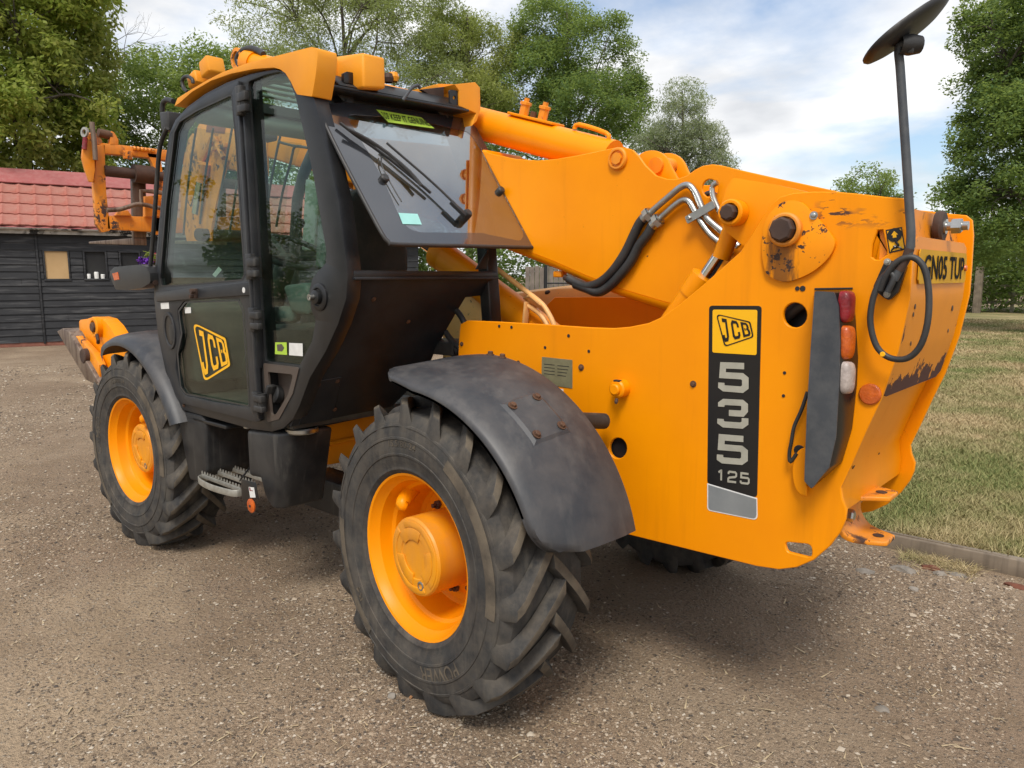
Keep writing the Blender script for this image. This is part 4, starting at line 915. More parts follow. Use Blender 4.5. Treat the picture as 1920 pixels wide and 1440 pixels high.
P_('jaw_block', hull8([(JX+.09, -.13, jc[2]-.09), (JX+.014, -.13, jc[2]-.07), (JX+.014, .13, jc[2]-.07), (JX+.09, .13, jc[2]-.09)], [(JX+.09, -.13, jc[2]+.09), (JX+.014, -.13, jc[2]+.08), (JX+.014, .13, jc[2]+.08), (JX+.09, .13, jc[2]+.09)], .01), 'yellow', jw)
P_('chain_sticker', side([(0, 0)]*0 or [(JX-.0, 0), (JX-.001, 0), (JX, .001)], 0, .001, (), .0) , 'decal_yellow', jw) if False else None
for u, v in ((1647, 852), (1672, 852), (1600, 876), (1630, 888), (1668, 911)):
    q = PP((u, v), sp[10]+np.array([.046, 0, 0]), np.cross(sp[12]-sp[10], [0, 1., 0])); P_('bolt_hole', disc(q, (-.9, 0, -.4), .009, .0015, 10, .0004), 'rust_dark', low)
def low_pt(uv, o): nn = np.cross(sp[12]-sp[10], [0, 1., 0]); nn /= np.linalg.norm(nn); nn = nn if nn[0] < 0 else -nn; return PP(uv, sp[10]+np.array([.046, 0, 0])+nn*o, nn)
cs = P_('chain_sticker', poly([low_pt(q, .003) for q in ((1611, 936), (1628, 920), (1629, 929), (1612, 945))]), 'decal_black', low)
P_('sticker_face', poly([low_pt(q, .0045) for q in ((1612, 936), (1627, 922), (1628, 929), (1613, 943))]), 'decal_yellow', cs)
P_('chain_symbol', join(tube([low_pt(q, .006) for q in ((1614, 938), (1617, 934), (1619, 934), (1617, 939), (1614, 939))], .002, 5), tube([low_pt(q, .006) for q in ((1621, 931), (1624, 927), (1626, 928), (1624, 932), (1621, 932))], .002, 5)), 'decal_black', cs)
# chassis belly, cross members
P_('chassis_beam', box((1.2, -.08, .78), (4.3, .62, .22), .02), 'black_dirty')
P_('dark_hole_backing', box((-.95, 0, 1.42), (.55, .62, .50), .03), 'black_dirty')  # dark box added behind the upper plate hole so its inside stays dark
P_('inner_block', box((-.62, .0, 1.08), (.5, .815, .34), .01), 'black_dirty')  # another added box, darkening what shows through the lower plate hole
P_('inner_hose', tube([(-1.3, .36, 1.5), (-1.2, .37, 1.62), (-1.05, .36, 1.5), (-.9, .37, 1.44)], .022, 8, 4), 'hose')
P_('inner_floor', box((-.35, 0, .98), (1.3, .8, .03), .004), 'yellow')
rl = P_('chassis_rail', side(PYl([(560, 805), (735, 771), (745, 850), (606, 873)], .40), .40, .03, (), .004), 'yellow')
P_('rail_lip', prism([PY(q, .402) for q in ((585, 836), (735, 803), (735, 810), (585, 843))], (0, .022, 0), .003), 'yellow', rl)
P_('rail_flange', prism([PY(q, .402) for q in ((585, 797), (735, 765), (735, 772), (585, 804))], (0, .03, 0), .003), 'dark', rl)
for x in (0, 2.75):
    ax = P_('axle', join(box((x, 0, .62), (.2, 1.25, .17), .05), lathe([(.05, -.22), (.19, -.14), (.22, 0), (.19, .14), (.05, .22)], (x-.02, -.05, .62), (1, 0, 0), 20)), 'black_dirty')
# ---------------------------------------------------------------- decals on the side plate
def quad(px, y, off=0): return [PY(q, y+off) for q in px]
E1, E2, E3 = .0015, .003, .0045
dec = P_('number_panel', side(PYl(rounded([(1329.5, 573), (1428, 573.5), (1419.5, 934), (1326, 906)], 7), SP+E1), SP+E1, .0013, (), .0003), 'decal_black', left_plate)
P_('reflector_panel', side(PYl(rounded([(1326, 906, 0), (1419.5, 934, 0), (1420.5, 976, 8), (1326, 957, 8)]), SP+E1), SP+E1, .0012, (), .0003), 'white', left_plate)
P_('reflector', side(PYl(rounded([(1328, 909, 0), (1418, 936, 0), (1418, 973, 7), (1328, 955, 7)]), SP+E2), SP+E2, .0012, (), .0003), 'decal_grey', left_plate)
P_('logo_square', side(PYl(rounded([(1336, 580.5), (1420, 581), (1418.5, 666), (1335.5, 661)], 4), SP+E2), SP+E2, .0012, (), .0003), 'decal_yellow', left_plate)
def ring_decal(px, y, w, r=5):
    P = rounded(px, r, 4); pts = [PY(q, y) for q in P]; c = np.mean(pts, 0); n = len(pts); k = np.linalg.norm(c-CAM)/FPX; V = []; F = []
    c2 = np.mean(P, 0)
    for q in P:
        q = np.array(q); d = q-c2; d /= np.linalg.norm(d); V += [PY(q, y), PY(q-d*w, y)]
    for i in range(n): j = (i+1) % n; F.append((2*i, 2*i+1, 2*j+1, 2*j))
    return mesh(V, F, 0)
P_('logo_border', ring_decal([(1342, 588), (1407, 603), (1413.5, 632), (1358.5, 650.5)], SP+E3, 3.0, 6), 'decal_black', left_plate)
P_('logo_letters', glyphs('JCB', quad([(1356, 643), (1409.5, 629), (1403, 606), (1350, 595)], SP, E3), .36, .12, 1.9), 'decal_black', left_plate)
for ch, q in (('5', [(1344, 735), (1406, 740), (1406, 678.5), (1345.5, 676.5)]), ('3', [(1342.5, 802.5), (1405.5, 807), (1406, 748), (1343.5, 745)]), ('5', [(1341.5, 870), (1404.5, 875), (1405, 816), (1342.5, 811)])):
    P_('digit', glyphs(ch, quad(q, SP, E3), .27, .3, 1.0), 'decal_silver', left_plate)
P_('small_digits', glyphs('125', quad([(1340.5, 902), (1406, 910), (1406.5, 886.5), (1341, 878.5)], SP, E3), .22, .22, 1.0), 'decal_silver', left_plate)
dp = P_('data_plate', side(PYl([(1016, 669), (1073, 675), (1073, 728.5), (1015, 719.5)], SP+E2), SP+E2, .0015, (), .0004), 'brass', left_plate)
for k, v in enumerate((682, 688, 694, 700)): P_('print_line', poly(quad([(1020, v+1.2), (1040, v+3.2), (1040, v+2), (1020, v)], SP, E2+.001)), 'dark', dp); P_('print_line', poly(quad([(1045, v+4.0), (1067-k*2, v+6.2), (1067-k*2, v+4.9), (1045, v+2.8)], SP, E2+.001)), 'dark', dp)
ws = P_('noise_sticker', side(PYl([(1028, 725), (1056, 730), (1056, 785), (1028, 780)], SP+E2), SP+E2, .0012, (), .0003), 'white', left_plate)
P_('lettering', typed('L', quad([(1040, 742), (1046, 743), (1046, 734), (1040, 733)], SP, E3), .02), 'decal_black', ws)
P_('lettering', typed('105', quad([(1031, 757), (1053, 761), (1053, 749), (1031, 745)], SP, E3), .02), 'decal_black', ws)
hk = P_('lifting_sticker', side(PYl([(1660.5, 431), (1691, 425.5), (1698, 468), (1667, 475)], SP+E1), SP+E1, .0012, (), .0003), 'decal_black', left_plate)
P_('sticker_face', side(PYl([(1663, 433.5), (1689, 428.5), (1695, 465.5), (1669, 472)], SP+E2), SP+E2, .0012, (), .0003), 'decal_yellow', left_plate)
P_('hook_symbol', join(lathe([(.021, 0), (.021, .001), (0, .001)], PY((1677.5, 440.5), SP+E3), (0, 1, 0), 20), tube([PY(q, SP+E3) for q in ((1678, 448), (1681, 455), (1684, 460), (1680, 464), (1676, 461))], .004, 6, 3)), 'decal_black', left_plate)
P_('arrow_symbol', poly(quad([(1674, 446), (1681, 445), (1680.5, 440), (1684, 439.5), (1676.5, 433), (1671, 441), (1674, 441)], SP, E3+.0015)), 'decal_yellow', left_plate)
P_('sling_symbol', join(tube([PY(q, SP+E3) for q in ((1681, 462), (1673, 467), (1671, 471))], .0025, 6), tube([PY(q, SP+E3) for q in ((1681, 462), (1688, 464), (1691, 467))], .0025, 6)), 'decal_black', left_plate)
P_('side_reflector', join(lathe([(.034, 0), (.034, .006), (.030, .010), (0, .011)], PY((1632, 739), SP), (0, 1, 0), 24)), 'amber', left_plate)
# ---------------------------------------------------------------- tail lamp
yb, yf = SP+.003, SP+.105
A_ = [(1527, 546), (1602, 547), (1606, 604), (1610, 671), (1608, 722), (1599, 803), (1580, 866), (1535, 905), (1514, 912), (1508, 895), (1514, 760), (1521, 650)]
B_ = [(1527.5, 545.6), (1564, 548), (1572, 575), (1575, 640), (1573, 720), (1567, 821), (1554, 877), (1535, 900), (1522, 917), (1508, 902), (1513, 765), (1520, 652)]
a3 = [PY(q, yb) for q in A_]; b3 = [PY(q, yf) for q in B_]
lamp = P_('tail_lamp', bevel(loft([a3, b3], sm=0), .004), 'decal_black')
P_('lamp_guard', side(PYl(rounded(B_, 5), yf+.004), yf+.004, .006, (), .002), 'guard', lamp)
def lens(v, hv, mat, f=.64):
    a = PY((1606.5, v), yb); b = PY((1574.5, v), yf); e = (b-a); c = a+e*f; u = e/np.linalg.norm(e); w = np.array([0, 0, 1.]); nn = np.cross(w, u); nn = nn if nn[0] < 0 else -nn
    hu = np.linalg.norm(e)*.29; k = np.linalg.norm(c-CAM)/FPX*hv; rings = []
    for t, o in ((1, -.01), (1, .006), (.93, .014), (.75, .019), (.4, .022)):
        rg = []
        for s in range(28):
            an = 2*math.pi*s/28; cx, cz = math.cos(an), math.sin(an); cx = math.copysign(abs(cx)**.5, cx); cz = math.copysign(abs(cz)**.5, cz)
            rg.append(c+u*hu*t*cx+w*k*t*cz+nn*o)
        rings.append(rg)
    return P_('lens', loft(rings, sm=50), mat, lamp)
lens(575, 27, 'red'); lens(642, 29, 'amber'); lens(708, 28, 'white_lens')
P_('lamp_strip', side(PYl([(1527, 540), (1598, 539), (1598, 542), (1527, 544)], SP+.006), SP+.006, .006, (), .001), 'dark', lamp)
br = P_('lamp_bracket', side(PYl([tuple(p) for p in csmooth([(1512, 838), (1496, 846), (1486, 872), (1487, 903), (1497, 925), (1512, 930)], 3)], SP+.03), SP+.03, .012, (), .003), 'yellow')
P_('grommet', disc(PY((1499, 845), SP), (0, 1, 0), .020, .004, 16), 'dark', left_plate)
P_('lamp_cable', tube([PY(q, SP+.03) for q in ((1514, 735), (1503, 768), (1489, 800), (1484, 828), (1480, 850), (1482, 866), (1494, 850))], .0065, 8, 4), 'hose', lamp)
# ---------------------------------------------------------------- mirror on its arm, with the coiled cable
base = P_('mirror_bracket', side(PYl(rounded([(1660, 487), (1690, 492), (1699, 500), (1684, 548), (1667, 563), (1657, 558), (1641, 545), (1637, 538)], 6), SP+.022), SP+.022, .02, (), .004), 'decal_black')
for q in ((1664, 491), (1663, 552)): P_('bolt', bolt(PY(q, SP+.022), (0, 1, 0), .007, .007), 'galv', base)
ya = SP+.05
arm = P_('mirror_arm', tube([PY(q, ya) for q in ((1676, 525), (1682, 513), (1692, 495), (1704, 474), (1708, 440), (1705, 390), (1700, 310), (1694, 220), (1688, 130), (1685, 95), (1690, 84), (1702, 84))], .0125, 14, 5), 'guard')
P_('rusty_elbow', tube([PY(q, ya) for q in ((1686, 507), (1698, 486), (1706, 466))], .0133, 14, 4), 'rust_dark', arm)
mc = PY((1711, 56), ya)+_d*.02; k = np.linalg.norm(mc-CAM)/FPX
maj = _r*.829+_u*.559; per = -_r*.559+_u*.829; mi = _d*math.cos(R_(11))-per*math.sin(R_(11)); nn = np.cross(maj, mi); nn = nn if np.dot(nn, _u) < 0 else -nn
rings = []
for t, o in ((1., 0), (1.015, .006), (.98, .013), (.82, .020), (.5, .025), (.2, .027)):
    rings.append([mc+maj*.138*t*math.copysign(abs(math.cos(a))**.8, math.cos(a))+mi*.088*t*math.copysign(abs(math.sin(a))**.8, math.sin(a))+nn*(o-.02) for a in np.linspace(0, 2*math.pi, 40, endpoint=False)])
mir = P_('mirror', loft(rings, sm=50), 'plastic'); P_('mirror_glass', prism([mc+maj*.128*math.cos(a)+mi*.080*math.sin(a)-nn*.021 for a in np.linspace(0, 2*math.pi, 32, endpoint=False)], -nn*.003, 0), 'chrome', mir)
P_('swivel', join(lathe([(.024, -.03), (.030, 0), (.024, .03)], PY((1706, 84), ya), _r, 14), hull8([PY((1697, 74), ya-.02), PY((1716, 76), ya-.02), PY((1713, 100), ya-.02), PY((1700, 100), ya-.02)], [PY((1697, 70), ya+.02), PY((1716, 72), ya+.02), PY((1713, 100), ya+.02), PY((1700, 100), ya+.02)], .004)), 'plastic', mir)
P_('coiled_cable', tube([PY(q, SP+.058+.004*math.sin(i)) for i, q in enumerate(((1650, 545), (1662, 515), (1682, 491), (1706, 482), (1724, 490), (1736, 512), (1742, 556), (1739, 606), (1727, 646), (1708, 668), (1686, 674), (1662, 668), (1644, 650), (1634, 620), (1632, 590), (1638, 556), (1650, 528), (1664, 512), (1676, 520), (1664, 548)))], .0095, 9, 4), 'hose', base)
P_('cable_tie', disc(PY((1655, 664), SP+.072), (0, 1, 0), .008, .004, 8, .001), 'decal_yellow', base)
# ---------------------------------------------------------------- boom
top = [(900, 281), (921, 288), (967, 298), (1008, 301), (1043, 298), (1084, 291), (1128, 282), (1157, 276), (1172, 276.5), (1186, 281), (1198, 293), (1210, 310), (1230, 329), (1250, 335.5), (1268, 336), (1288, 329), (1303, 318), (1317, 311), (1335, 308), (1352, 310), (1376, 316), (1447, 332), (1563, 357), (1620, 372)]
lowline = [(1560, 640), (1244, 566), (1160, 541), (1096, 516), (1037, 490), (941, 453), (900, 438)]
oval = PYl([(1331+15*math.cos(a), 353+17*math.sin(a)) for a in np.linspace(0, 2*math.pi, 18, endpoint=False)], BF)
bl2 = PYl(top+lowline, BF)
bp = P_('boom_side', side(bl2, BF, .014, [oval], .003), 'yellow')
P_('boom_side', side(bl2, BB, .014, [oval], .003, -1), 'yellow')
# rounded keel of the outer boom and its closed top
bot = [np.array(PY(q, BF)) for q in ((1560, 660), (1242, 585), (1160, 557), (1096, 531), (1037, 504.5), (941, 467), (900, 452))]
upl = [np.array(PY(q, BF)) for q in lowline]
rings = []
for b_, u_ in zip(bot, upl):
    x0, z0 = b_[0], b_[2]; x1, z1 = u_[0], u_[2]; rr = .045
    pts = [(BF, 1.0)]; 
    for a in np.linspace(0, math.pi/2, 6): pts.append((BF-rr+rr*math.cos(a), (1-math.sin(a))))
    pts2 = [(BF+BB-y, f) for y, f in pts][::-1]
    rings.append([(x0+(x1-x0)*f, y, z0+(z1-z0)*f) for y, f in pts+pts2])
P_('boom_keel', loft(rings, cap=True), 'yellow')
tl = [np.array(PY(q, BF)) for q in ((1300, 362), (1200, 330), (1080, 302), (1008, 306), (930, 293), (900, 284))]
P_('boom_top', loft([[(p[0], BF-.016, p[2]), (p[0], BB+.016, p[2]), (p[0], BB+.016, p[2]-.012), (p[0], BF-.016, p[2]-.012)] for p in tl]), 'yellow')
# middle and inner sections run on over the cab side to the boom head
def box_sec(name, a, b, y0, y1, mat, bev=.015):
    """box between two (x, ztop, zbottom) stations"""
    q = lambda s: [(s[0], y0, s[2]), (s[0], y1, s[2]), (s[0], y1, s[1]), (s[0], y0, s[1])]
    return P_(name, bevel(loft([q(a), q(b)], sm=0), bev), mat)
q = lambda u, v, y=BF: PY((u, v), y)
a_t, a_b = q(905, 280), q(905, 455); s_t, s_b = q(545, 243), q(560, 318)
sl_t = (s_t[2]-a_t[2])/(s_t[0]-a_t[0]); sl_b = (s_b[2]-a_b[2])/(s_b[0]-a_b[0])
xm = 1.55
box_sec('boom_outer_front', (a_t[0]-.02, a_t[2]-.004, a_b[2]+.004), (xm, a_t[2]+sl_t*(xm-a_t[0]), a_b[2]+sl_b*(xm-a_b[0])), BF-.002, BB+.002, 'yellow')
f2 = lambda x: (x, s_t[2]+.255*(x-s_t[0])-.01, s_b[2]+.262*(x-s_b[0])+.01)
box_sec('boom_collar', (xm, f2(xm)[1]+.05, f2(xm)[2]-.05), (xm+.13, f2(xm+.13)[1]+.05, f2(xm+.13)[2]-.05), BF+.02, BB-.02, 'yellow')
box_sec('boom_inner', (xm-.3, f2(xm-.3)[1], f2(xm-.3)[2]), (3.12, f2(3.12)[1], f2(3.12)[2]), BF-.03, BB+.03, 'yellow')
# pin bosses of the boom
c = PY((1160, 298), BF); pb = P_('cylinder_pin', join(lathe([(.048, 0), (.048, .012), (.043, .018), (.036, .018), (.034, .010), (0, .010)], c, (0, 1, 0), 26), lathe([(.026, .01), (.026, .022), (0, .022)], c, (0, 1, 0), 8)), 'yellow_worn', bp)
# ears with the slewing knuckle behind the pin
for y, (u0, v0) in ((-.02, (1232, 300)), (-.14, (1262, 305))):
    e = [(u0-30, v0+45), (u0-40, v0+5), (u0-28, v0-14), (u0-5, v0-18), (u0+14, v0-8), (u0+26, v0+14), (u0+36, v0+45)]
    P_('boom_ear', side(PYl([tuple(p) for p in csmooth(e, 3, True)], y), y, .022, (), .004), 'yellow')
P_('ear_pin', tube([PY((1228, 310), .0), PY((1262, 312), -.16)], .035, 18), 'yellow_worn')
# extension ram lying on the boom
A0, A1 = PY((1150, 297), -.05), PY((470, 119), -.05); A0[1] = A1[1] = -.05
dr = (A1-A0)/np.linalg.norm(A1-A0); upv = np.cross(dr, [0, 1., 0]); upv = upv if upv[2] > 0 else -upv
def oct_tube(a, b, r): 
    rg = lambda p: [p+np.array([0, 1., 0])*r*math.cos(t)+upv*r*math.sin(t) for t in np.linspace(0, 2*math.pi, 28, endpoint=False)]
    return loft([rg(a), rg(b)], sm=60)
ec = P_('extension_ram', oct_tube(A0, A1-dr*.1, .082), 'yellow')
P_('ram_head', oct_tube(A1-dr*.1, A1+dr*.02, .092), 'yellow', ec)
P_('ram_eye', lathe([(.05, -.05), (.075, -.05), (.075, .05), (.05, .05), (.05, -.05)], A1+dr*.13+upv*.01, (0, 1, 0), 22), 'yellow_worn', ec)
P_('ram_lug', bar([A1+dr*.02, A1+dr*.1], .06, .09, upv, .01), 'yellow_worn', ec)
hh = [(452, 128), (445, 112), (452, 98), (466, 91), (480, 93), (494, 102)]
P_('hose_loop', tube([PY(p, -.02) for p in hh], .022, 10, 4), 'hose', ec)
sad = A0+dr*.42+upv*.086
P_('valve_plate', bar([sad-dr*.05, sad+dr*.26], .10, .014, upv, .004), 'yellow', ec)
for k, t in enumerate((.06, .19)): P_('valve', join(lathe([(.024, 0), (.024, .05), (.03, .052), (.03, .065), (.014, .068), (.014, .085), (0, .085)], sad+dr*t+upv*.005, upv, 8)), 'yellow_worn', ec)
P_('banjo_bolt', lathe([(.016, 0), (.016, .03), (0, .03)], sad+dr*.125+upv*.005, upv, 6), 'rust', ec)
hd = A0+dr*.06+upv*.075
P_('lifting_handle', tube([hd-dr*.02+[0, .02, 0], hd+upv*.025+[0, .02, 0], hd+dr*.17+upv*.035+[0, .02, 0], hd+dr*.19+upv*.01+[0, .02, 0]], .011, 8, 3), 'yellow', ec)
# steel pipes and rubber hoses on the boom flank
def bt(name, px, r, mat, par=bp, yo=.03, k=4): return P_(name, tube([PY(p, BF+yo) for p in px], r, 10, k), mat, par)
bt('hydraulic_pipe', [(1209.6, 407.5), (1228, 391), (1255, 368), (1276, 351), (1291, 347.5), (1303, 360), (1314.6, 386), (1326, 409), (1342, 424), (1358, 437), (1385, 462)], .0135, 'steel')
bt('hydraulic_pipe', [(1227, 419), (1246, 402), (1264, 386), (1280, 375.5), (1292, 378), (1303, 396), (1314.6, 417), (1332, 440), (1349.6, 455), (1372, 478)], .0135, 'steel')
bt('hydraulic_pipe', [(1345, 342), (1336, 350), (1337, 368), (1345, 388), (1352, 402)], .0115, 'steel')
bt('rubber_hose', [(1207, 409), (1198, 421), (1186, 446), (1171.7, 475), (1150, 507), (1126, 529), (1102, 537), (1082, 531), (1066, 522)], .0215, 'hose')
bt('rubber_hose', [(1224, 421), (1214, 440), (1198, 461), (1183, 490), (1160, 519), (1138, 540), (1120, 548), (1100, 541), (1078, 533)], .0215, 'hose')
for a, b in (((1221, 397), (1206, 411)), ((1239, 408), (1223, 423))):
    o = bt('hose_ferrule', [a, b], .0235, 'steel', k=0); m_ = ((a[0]*.6+b[0]*.4), (a[1]*.6+b[1]*.4)); m2 = ((a[0]*.4+b[0]*.6), (a[1]*.4+b[1]*.6))
    P_('nut', lathe([(.030, -.012), (.030, .012)], PY(m_, BF+.03), PY(a, BF)-PY(b, BF), 6), 'galv', o)
cl = P_('pipe_clamp', bar([PY((1287, 414), BF+.048), PY((1343, 381), BF+.048)], .012, .036, (0, 1, 0), .003), 'steel', bp) if False else P_('pipe_clamp', sheet(rounded([(-.01, -.016), (.125, -.016), (.125, .016), (-.01, .016)], .006), basis(PY((1290, 411), BF+.052), PY((1343, 380), BF)-PY((1290, 411), BF), (0, 0, 1)), .008), 'steel', bp)
P_('clamp_bolt', bolt(PY((1293, 409), BF+.05), (0, 1, 0), .009, .01), 'steel', bp)
bt('hydraulic_hose', [(1318, 369), (1330, 362), (1345, 368)], .011, 'hose', yo=-.03)
# underside bits
P_('hose_block', box(PY((1050, 513), BF-.05)+[0, 0, -.003], (.05, .05, .03), .006), 'yellow_worn', bp)
P_('hose_bracket', tube([PY((1060, 517), BF-.03)+[0, 0, -.008], PY((1085, 530), BF)+[0, 0, -.01]], .016, 8), 'rust_dark', bp)
# lift ram and its guard pipe under the boom
yl = -.06
r0, r1, r2 = PY((1060, 655), yl), PY((838, 486), yl), PY((776, 443), yl)
lr = P_('lift_ram', tube([r0, r1], .085, 24), 'yellow'); d_ = (r1-r0)/np.linalg.norm(r1-r0)
P_('gland', lathe([(.085, 0), (.090, .02), (.090, .08), (.07, .10), (.04, .10)], r1, d_, 24), 'yellow', lr)
P_('rod', tube([r1, r2+d_*.8], .038, 18), 'chrome', lr)
P_('return_pipe', tube([PY((772, 446), .0), PY((824, 483), .0), PY((845, 498), .0)], .012, 8), 'rust_dark', lr)
P_('guard_pipe', tube([PY(p, .06) for p in ((925, 500), (950, 518), (985, 545), (1012, 566), (1024, 580), (1038, 607), (1046, 640))], .013, 10, 3), 'yellow_faded_lit', lr)
P_('second_pipe', tube([PY(p, .05) for p in ((990, 573), (1008, 585), (1021, 600), (1032, 620))], .013, 10, 3), 'yellow_faded_lit', lr)
P_('pipe_bracket', hull8([PY((980, 560), .03), PY((1004, 580), .03), PY((1014, 574), .09), PY((992, 556), .09)], [PY((983, 556), .03), PY((1004, 575), .03), PY((1014, 569), .09), PY((992, 552), .09)], .002), 'yellow_faded_lit', lr)
P_('bracket_leg', bar([PY((988, 566), .06), PY((984, 612), .06)], .035, .012, (1, 0, 0), .002), 'yellow_faded_lit', lr)
# ---------------------------------------------------------------- engine bonnet beyond the boom
def bonnet():
    xs = [(1.45, 1.36, .62), (1.25, 1.52, .80), (.95, 1.612, .90), (.55, 1.655, .93), (.15, 1.668, .93), (-.15, 1.65, .90), (-.5, 1.56, .84), (-.85, 1.38, .70)]
    rings = []
    for x, z, w in xs:
        y0, y1 = -.45, -.45-.70*w/.93; r = .10
        rings.append([(x, y0, .8), (x, y0, z-r*.6), (x, y0-.02, z-r*.2), (x, y0-.08, z-.005), (x, y0-.2, z), (x, y1+.15, z-.02), (x, y1+.05, z-.06), (x, y1, z-.15), (x, y1, .8)])
    return loft(rings, sm=35)
bo = P_('engine_bonnet', bonnet(), 'yellow_faded_lit')
P_('bonnet_latch', join(lathe([(.012, -.02), (.016, 0), (.012, .02)], PY((1029, 549), -.47), (1, .3, 0), 10), tube([PY((1005, 561), -.47), PY((1038, 554), -.47)], .008, 6)), 'rust_dark', bo)
P_('filler_cap', lathe([(.05, 0), (.05, .02), (.04, .03), (0, .03)], PY((1105, 556), -.62), (0, 0, 1), 16), 'yellow_worn', bo)
# hoses between cab and chassis
for px in (((846, 572), (862, 590), (872, 610), (880, 640)), ((835, 622), (848, 640), (862, 655), (866, 690)), ((826, 640), (842, 652), (852, 668), (850, 700)), ((830, 660), (846, 648), (860, 662))):
    P_('chassis_hose', tube([PY(p, .33) for p in px], .015, 9, 4), 'hose')
P_('valve_block', box(PY((845, 650), .25)+[0, 0, 0], (.25, .2, .07), .01), 'plastic')
P_('inner_yellow_panel', side(PYl([(830, 560), (900, 545), (930, 600), (930, 700), (830, 720)], -.02), -.02, .02, (), .004), 'yellow_faded_lit')
# ---------------------------------------------------------------- boom head, seen through the cab
def pl(name, px, y, th, mat, par=None, rr=0): return P_(name, side(PYl(rounded(px, rr) if rr else px, y), y, th, (), .004), mat, par)
hp_ = pl('boom_head', [(352, 262), (360, 250), (368, 262), (373, 232), (381, 225), (427, 231), (441, 236), (500, 262), (500, 330), (450, 330), (428, 300), (415, 340), (404, 385), (396, 425), (395, 452), (350, 452), (343, 425), (338, 380), (338, 335)], BF-.02, .02, 'yellow_worn')
pl('boom_head', [(373, 232), (381, 225), (427, 231), (441, 236), (500, 262), (500, 330), (450, 330), (428, 300), (415, 340), (404, 385), (396, 425), (395, 452), (350, 452), (343, 425), (338, 380), (338, 335), (360, 262)], BB+.02, .02, 'yellow_worn')
P_('warning_decal', side(PYl([(388, 231), (424, 233), (421, 251), (386, 248)], BF-.018), BF-.018, .0015, (), .0004), 'red_brown', hp_)
P_('head_ribs', join(tube([PY((399, 256), BF), PY((372, 318), BF)], .022, 6), tube([PY((399, 256), BF), PY((420, 296), BF)], .022, 6), bar([PY((398, 280), BF), PY((424, 272), BF)], .03, .03)), 'yellow_chipped', hp_)
P_('tilt_ram', tube([PY((378, 330), BF+.02), PY((368, 400), BF+.02)], .035, 12), 'chrome', hp_)
P_('tilt_ram_barrel', tube([PY((382, 306), BF+.02), PY((377, 340), BF+.02)], .05, 12), 'yellow_worn', hp_)
P_('head_pin', tube([PY((372, 440), BF+.06), PY((372, 440), BF)-np.array([0, .4, 0])], .05, 14), 'rust_dark', hp_)
P_('link', bar([PY((392, 430), BF-.06), PY((342, 400), BF-.06)], .05, .10), 'yellow_chipped', hp_)
# ---------------------------------------------------------------- fork carriage, an open frame in front of the boom head
XC = 4.5
def cp(name, px, mat='yellow_chipped', x=XC, th=.05, par=None, rr=0, bev=.006): return P_(name, cross_plate([tuple(PX(p, x)[1:]) for p in (rounded(px, rr) if rr else px)], x, th, (), bev), mat, par)
yL = PX((186, 300), XC)[1]
cr = cp('carriage', [(183, 272), (196, 270), (199, 360), (207, 432), (192, 436), (181, 420), (176, 345)], rr=3)
# hooked side plates of the carriage, seen edge on with their rounded cheeks
P_('hook_plate', loft([[PX((155, 292), XC-.02), PX((160, 250), XC-.02), PX((172, 248), XC+.1), PX((184, 262), XC+.14), PX((188, 320), XC+.16), PX((186, 345), XC+.10), PX((172, 342), XC), PX((163, 325), XC-.02)],
    [q_+np.array([0.0, -.03, 0]) for q_ in [PX((155, 292), XC-.02), PX((160, 250), XC-.02), PX((172, 248), XC+.1), PX((184, 262), XC+.14), PX((188, 320), XC+.16), PX((186, 345), XC+.10), PX((172, 342), XC), PX((163, 325), XC-.02)]]]), 'yellow_chipped', cr)
P_('hook_plate', cross_plate([tuple(PX(p, XC-.05)[1:]) for p in rounded([(154, 295), (158, 262), (168, 256), (176, 275), (178, 320), (174, 342), (168, 340), (160, 318)], 3)], XC-.05, .03), 'yellow_chipped', cr)
P_('locking_lever', tube([PX(p, XC-.08) for p in ((172, 229), (174, 246), (177, 268), (179, 300))], .020, 8, 3), 'worn_steel', cr)
P_('lever_loop', lathe([(.022, -.008), (.040, -.008), (.040, .008), (.022, .008), (.022, -.008)], PX((159, 248), XC-.06), (-.3, .95, .1), 16), 'galv', cr)
P_('red_tag', tube([PX((160, 258), XC-.07), PX((158, 280), XC-.07)], .018, 8), 'red', cr)
P_('top_pin', tube([PX((184, 249), XC+.03), PX((208, 254), XC+.03)], .035, 14), 'rust', cr)
cp('pin_cheek', [(208, 245), (214, 248), (222, 262), (222, 272), (206, 272)], par=cr, rr=3)
cp('top_bar', [(193, 268), (330, 283), (470, 300), (470, 322), (330, 305), (292, 297), (245, 292), (195, 288)], par=cr, th=.09)
cp('lug', [(231, 281), (249, 283), (249, 299), (233, 297)], x=XC-.03, th=.03, par=cr)
cp('right_upright', [(276, 287), (300, 290), (306, 330), (306, 440), (292, 440), (293, 330), (286, 306)], par=cr, rr=2)
for k in range(6): u_ = 252+k*7; P_('weld_bead', lathe([(.014, -.012), (.020, 0), (.014, .012)], PX((u_, 278+k*.9), XC-.01), (0, 1, 0), 8), 'yellow_worn', cr)
P_('fork_shaft', tube([PX((194, 320), XC+.02), PX((480, 350), XC+.02)], .045, 16), 'rust_dark', cr)
P_('shaft_collar', tube([PX((250, 325), XC+.02), PX((287, 329), XC+.02)], .075, 18), 'rust_dark', cr)
cp('lower_bar', [(201, 404), (330, 408), (480, 406), (480, 434), (330, 437), (201, 430)], par=cr, th=.07)
for px in ([(216, 404), (222, 396), (240, 394), (248, 405)], [(430, 405), (438, 392), (452, 390), (466, 405)]): cp('fork_stop', px, par=cr, x=XC-.03, th=.04)
P_('bent_bar', tube([PX(p, XC-.12) for p in ((200, 394), (222, 393), (240, 388), (256, 383), (272, 384), (288, 388), (300, 390))], .018, 8, 3), 'worn_steel', cr)
